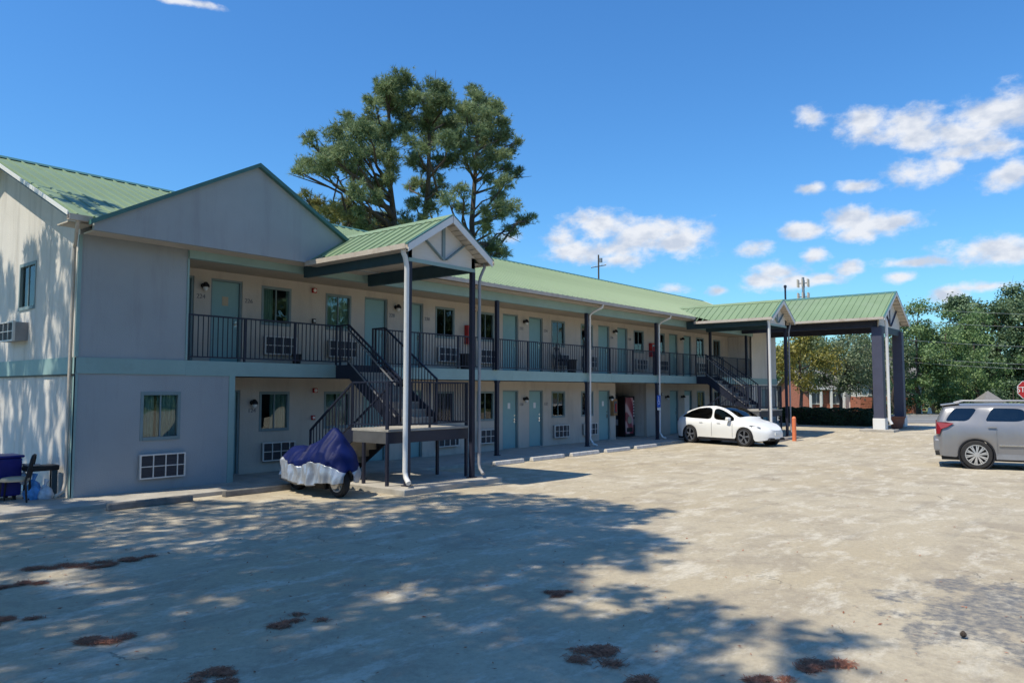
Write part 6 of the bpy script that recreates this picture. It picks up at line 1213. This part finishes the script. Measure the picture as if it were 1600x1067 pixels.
# ---- houses across the street
def house(px, d, l, dep, zw, zr, name, label, wall='siding', wain=None, wins=(), cols=(), doorx=None, over=.4, wh=.9, roofm='shingle'):
    p = far(px, d); T = thing(name, (p.x, p.y, .2), label, 'house', rotz=math.atan2(rx.y, rx.x))
    T.rotation_euler = (0, 0, math.atan2(rx.y, rx.x))   # local x along the street, local y away from the camera
    z0 = -.1
    if wain:
        nb = int(l / .6); nr_ = int(wain / .20)
        w = MB().box(-l / 2, l / 2, .012, dep, z0, wain).build('wall', 'brick', T, local=True)
        src_ = None
        for r_ in range(nr_):
            for k in range(nb):
                x = -l / 2 + (k + (.5 if r_ % 2 else 0)) * l / nb
                if src_ is None: src_ = MB().box(.015, l / nb - .015, 0, .03, .012, .19).build('brick', 'brick', w, local=True); src_.location = (x, -.018, z0 + r_ * .2 + .1)
                elif x < l / 2 - .3:
                    o_ = bpy.data.objects.new('brick', src_.data); COL.objects.link(o_); o_.parent = w; o_.location = (x, -.018, z0 + r_ * .2 + .1)
                if r_ * nb + k > 260: break
        z0 = wain
    w = MB().box(-l / 2, l / 2, .02, dep, z0, zw).build('wall', wall, T, local=True)
    nb = int((zw - z0) / .25)
    for k in range(nb):
        zz = z0 + k * .25; MB().add([(-l / 2, .02, zz + .24), (l / 2, .02, zz + .24), (l / 2, -.0, zz), (-l / 2, -.0, zz)], [(0, 1, 2, 3)]).build('siding_board', wall, w, local=True)
    mb = MB(); mb.prism([(-l / 2 - over, -over, zw - .05), (-l / 2 - over, dep / 2, zr), (-l / 2 - over, dep + over, zw - .05), (-l / 2 - over, dep + over, zw - .15), (-l / 2 - over, dep / 2, zr - .1), (-l / 2 - over, -over, zw - .15)], (l + 2 * over, 0, 0))
    rf = mb.build('roof', roofm, T, local=True)
    for sx in (-1, 1):
        MB().prism([(sx * (l / 2 - .05), .0, zw), (sx * (l / 2 - .05), dep / 2, zr - .15), (sx * (l / 2 - .05), dep, zw)], (sx * .05, 0, 0)).build('gable_wall', wall, T, local=True)
    MB().box(-l / 2 - over, l / 2 + over, -over - .03, -over, zw - .2, zw - .04).build('fascia', 'white', rf, local=True)
    for x, zz, ww in wins:
        f = MB(); f.box(x - ww / 2 - .08, x + ww / 2 + .08, -.05, .01, zz - .08, zz + wh + .08); o_ = f.build('window', 'white', T, local=True)
        MB().box(x - ww / 2, x - .02, -.056, -.051, zz, zz + wh).build('pane', 'headlamp', o_, local=True); MB().box(x + .02, x + ww / 2, -.056, -.051, zz, zz + wh).build('pane', 'headlamp', o_, local=True)
    if doorx is not None: MB().box(doorx - .45, doorx + .45, -.06, .01, .0, 2.05).build('door', 'white', T, local=True)
    for x in cols: MB().box(x - .08, x + .08, -over + .02, -over + .18, 0, zw - .16).build('porch_column', 'white', T, local=True)
    return T
house(1390, 64, 5.2, 8, 3.0, 4.9, 'brick_house', 'red brick house with pale upper siding behind the entrance columns', wain=1.4, wins=((-1.4, 1.6, 1.0), (1.5, 1.6, 1.0)))
house(1300, 66, 4.4, 7, 2.2, 3.8, 'brick_house', 'house with white porch columns and brick wall behind the hedge', wall='brick', wins=((-1.5, .8, 1.0), (.2, .8, .9)), cols=(-2.1, -1.2, -.3, .8, 2.0), doorx=1.2)
house(1222, 88, 6.0, 8, 5.4, 7.0, 'pale_house', 'pale two-storey house glimpsed right of the motel end wall', wins=((-1.6, 3.6, 1.1), (1.2, 3.6, 1.1), (-1.6, 1.0, 1.1), (1.2, 1.0, 1.1)))
p = far(1541, 57.5); T = thing('shed', (p.x, p.y, .25), 'small shed with pointed grey roof showing just above the SUV', 'shed', rotz=0.6)
MB().box(-.7, .7, -.7, .7, 0, 1.0).build('wall', 'siding', T, local=True)
MB().add([(-.85, -.85, 1.0), (.85, -.85, 1.0), (.85, .85, 1.0), (-.85, .85, 1.0), (0, 0, 1.85)], [(0, 1, 4), (1, 2, 4), (2, 3, 4), (3, 0, 4), (3, 2, 1, 0)]).build('roof', 'shingle', T, local=True)
# small yard clutter under the trees
for i, (px, d, w, h, m_, lab) in enumerate([(1427, 60.5, .5, .7, 'terracotta', 'small pinkish yard barrel under the green trees'), (1434, 60.8, .45, 1.2, 'paper', 'narrow white yard marker board under the green trees'), (1450, 61, .35, .5, 'paper', 'low white marker beside the street'), (1455, 61.4, .3, 1.0, 'wood', 'brown wooden stake at the foot of the bright tree')]):
    p = far(px, d); T = thing('yard_marker', (p.x, p.y, .25), lab, 'yard marker', rotz=math.atan2(rx.y, rx.x))
    MB().prism([(-w / 2, 0, 0), (w / 2, 0, 0), (w * .25, 0, h), (-w * .25, 0, h)], (0, .12, 0)).build('board', m_, T, local=True, bevel=.01)
    MB().box(-w / 2 - .05, w / 2 + .05, -.05, .2, -.02, .04).build('foot', 'concrete', T, local=True)

# ---- stop sign
p = Vector((39.8, 3.77, 0)); T = thing('stop_sign', (p.x, p.y, .25), 'red octagonal stop sign at the right edge above the SUV', 'sign', rotz=math.atan2(rx.y, rx.x))
MB().tube([(0, .03, -.1), (0, .03, 2.35)], .03, 8).build('post', 'metal', T, local=True, smooth=50)
def octo(r, y0, y1): 
    P = [(r * math.cos(R(22.5 + 45 * k)), y0, 1.9 + r * math.sin(R(22.5 + 45 * k))) for k in range(8)]; return MB().prism(P, (0, y1 - y0, 0))
octo(.41, -.004, .0).build('white_border', 'paper', T, local=True); octo(.385, -.008, -.0045).build('red_face', 'red', T, local=True)
me = text_mesh('STOP', .34, .002); me.transform(Matrix.Translation((0, -.011, 1.9)) @ Matrix.Rotation(R(90), 4, 'X')); me.materials.clear(); me.materials.append(M['paper'])
o = bpy.data.objects.new('lettering', me); COL.objects.link(o); o.parent = T

# ---- poles, tower, wires
def utility_pole(x, y, h, label, arm=True):
    T = thing('utility_pole', (x, y, 0), label, 'utility pole')
    MB().tube([(x, y, -.2), (x, y, h)], [.17, .11], 8).build('pole', 'bark', T, smooth=60)
    a = MB(); a.beam((x - rx.x * 1.1, y - rx.y * 1.1, h - 1.9), (x + rx.x * 1.1, y + rx.y * 1.1, h - 1.5), .1, .1); a.build('crossarm', 'bark', T)
    MB().tube([(x + rx.x * .35, y + rx.y * .35, h - .5), (x + rx.x * .35, y + rx.y * .35, h + .3 - 1.4)], .22, 12).build('transformer', 'metal', T, smooth=50)
    for s in (-1, -.5, .5, 1): MB().lathe([(0, 0), (.05, 0), (.06, .06), (.03, .1), (.05, .14), (0, .16)], (x + rx.x * s, y + rx.y * s, h - 1.66 + .2 * s), 8).build('insulator', 'paper', T)
    return T
utility_pole(92.4, 60.0, 21.9, 'distant utility pole with tilted crossarm rising behind the long roof')
T = thing('flue_pipe', (33.4, 20.6, 6.0), 'thin dark pipe standing above the farther stair canopy', 'pipe')
MB().tube([(47.0, 16.72, 3.0), (47.0, 16.72, 8.55)], .06, 8).build('pipe', 'rail', T); MB().lathe([(.06, 8.5), (.09, 8.52), (.09, 8.66), (0, 8.7)], (47.0, 16.72, 0), 10).build('cap', 'rail', T)
T.location = (47.0, 16.72, 3.0)
for c in T.children: c.location = Vector((33.4, 20.6, 6.0)) - Vector((47.0, 16.72, 3.0))
tx, ty = 180.6, 60.0
T = thing('cell_tower', (tx, ty, 0), 'distant mobile phone mast with two tiers of antennas', 'mast')
MB().tube([(tx, ty, 0), (tx, ty, 28.8)], [.5, .3], 10).build('pole', 'metal', T, smooth=50)
for z in (27.4, 24.2):
    for k in range(6):
        a = R(60 * k + 10); MB().box(tx + 1.3 * math.cos(a) - .16, tx + 1.3 * math.cos(a) + .16, ty + 1.3 * math.sin(a) - .16, ty + 1.3 * math.sin(a) + .16, z - .9, z + .9).build('antenna', 'gutter', T)
        MB().tube([(tx, ty, z), (tx + 1.3 * math.cos(a), ty + 1.3 * math.sin(a), z)], .07, 5).build('bracket', 'metal', T)
# overhead lines along the street, carried by two poles outside the frame
for i, (z, lab) in enumerate([(8.6, 'topmost'), (7.6, 'second from the top'), (6.1, 'third from the top'), (4.75, 'fourth from the top'), (4.4, 'lowest')]):
    a = far(1400, 58.5); b = far(2150, 56); P = []
    for k in range(21):
        t = k / 20; q = a.lerp(b, t); P.append((q.x, q.y, z - .8 * 4 * t * (1 - t)))
    o = MB().tube(P, .011, 5).build('power_line', 'wire'); tag(o, 'thin overhead wire crossing the dark trees, ' + lab, 'wire', 'overhead wires along the street')
for px, d, lab in ((1400, 58.7, 'wooden pole hidden among the trees beside the entrance canopy'), (2150, 56.2, 'wooden pole of the overhead line beyond the right edge')):
    p = far(px, d); T = thing('utility_pole', (p.x, p.y, 0), lab, 'utility pole'); MB().tube([(p.x, p.y, 0), (p.x, p.y, 10.7 if px > 2000 else 7.0)], .11, 8).build('pole', 'bark', T)

# ---- fallen pine straw gathered in small heaps
heaps = [(3.71, 10.01, .26, 'reddish pine straw strip on the shaded pavement, leftmost of the near pair'), (3.98, 9.75, .16, 'small pine straw patch touching the leftmost strip'), (4.47, 9.85, .20, 'flat pine straw patch just right of the leftmost pair'),
         (2.92, 9.48, .18, 'pine straw at the left edge below the wing'), (2.49, 8.15, .18, 'pine straw heap on the left edge in a patch of sun'), (2.77, 6.89, .20, 'dark pine straw heap low in the left foreground'),
         (3.09, 5.40, .17, 'small pine straw heap at the bottom, left of centre'), (4.27, 6.07, .15, 'pine straw heap in the middle of the shade'), (5.33, 3.46, .25, 'largest rusty pine straw heap at the bottom centre'),
         (6.07, 1.94, .20, 'rusty pine straw heap at the bottom right of the tree shadow'), (6.49, 4.76, .13, 'tiny pine straw scrap above the largest heap'), (5.50, 2.14, .14, 'pine straw on the bottom edge, right'), (4.95, 2.86, .16, 'pine straw on the bottom edge, centre')]
for i, (x, y, r, lab) in enumerate(heaps):
    rng = np.random.RandomState(200 + i); n = int(1500 * (r / .3) ** 1.3); lob = rng.normal(size=(9, 2)) * r * np.array([.75, .45]); q = lob[rng.randint(0, 9, n) ** 2 // 9] + rng.normal(size=(n, 2)) * r * .20
    ang = rng.uniform(0, math.pi, n); L = rng.uniform(.03, .10, n); z = .004 + .012 * rng.uniform(.0, 1, n)
    d = np.stack([np.cos(ang), np.sin(ang), rng.normal(size=n) * .12], 1) * L[:, None]; s = np.stack([-np.sin(ang), np.cos(ang), np.zeros(n)], 1) * .003
    c = np.stack([q[:, 0], q[:, 1], z], 1); V = np.stack([c - d / 2 - s, c - d / 2 + s, c + d / 2 + s, c + d / 2 - s], 1).reshape(-1, 3); V[:, 2] = np.maximum(V[:, 2], .003)
    o = np_mesh('pine_straw', V, np.arange(len(V)).reshape(-1, 4), 'straw', None); o.location = (x, y, 0); tag(o, lab, 'pine straw', 'drifts of pine straw on the pavement')
# a cone, and leaves and needles blown across the pavement
T = thing('pine_cone', (7.57, 1.24, 0), 'small dark pine cone on the lit pavement at the lower right', 'pine cone'); mb = MB()
for k in range(7):
    zz = .008 + .008 * k; rr = .026 * math.sin(math.pi * (k + 1.2) / 8.6)
    mb.lathe([(rr * .5, zz), (rr * 1.15, zz + .004), (rr * .6, zz + .010)], (7.57, 1.24, 0), 9)
mb.build('scales', 'bark', T)
rng = np.random.RandomState(77); n = 2600; x = rng.uniform(1.5, 15, n) ; y = rng.uniform(-1, 14.3, n); keep = rng.uniform(size=n) < np.clip(1.15 - (x - 2) / 14 - (14 - y) * .02, .12, 1); x, y = x[keep], y[keep]; n = len(x)
ang = rng.uniform(0, 6.28, n); L = rng.uniform(.015, .055, n); wd_ = L * rng.uniform(.12, .5, n)
d = np.stack([np.cos(ang), np.sin(ang), rng.normal(size=n) * .15], 1) * L[:, None]; s2 = np.stack([-np.sin(ang), np.cos(ang), rng.normal(size=n) * .2], 1) * wd_[:, None]; c = np.stack([x, y, np.full(n, .010)], 1)
V = np.stack([c - d * .5, c + s2 * .5, c + d * .5, c - s2 * .5], 1).reshape(-1, 3); V[:, 2] = np.maximum(V[:, 2], .002)
np_mesh('leaf_litter', V, np.arange(len(V)).reshape(-1, 4), 'straw', None, 'stuff')
# unseen woodland added round the lot to darken reflections and front-wall fill
rng = np.random.RandomState(98); cl = []
for k in range(150):
    a = R(-175 + 160 * k / 150); dd = rng.uniform(62, 80); h = rng.uniform(10, 15)
    for j in range(4): cl.append((dd * math.cos(a) - 5, dd * math.sin(a), h * (j + .6) / 4.2, rng.uniform(2.0, 3.0)))
V, F = leaf_crown(cl, rng, 26, .95); np_mesh('woodland', V, F, 'leafB', None, 'stuff')
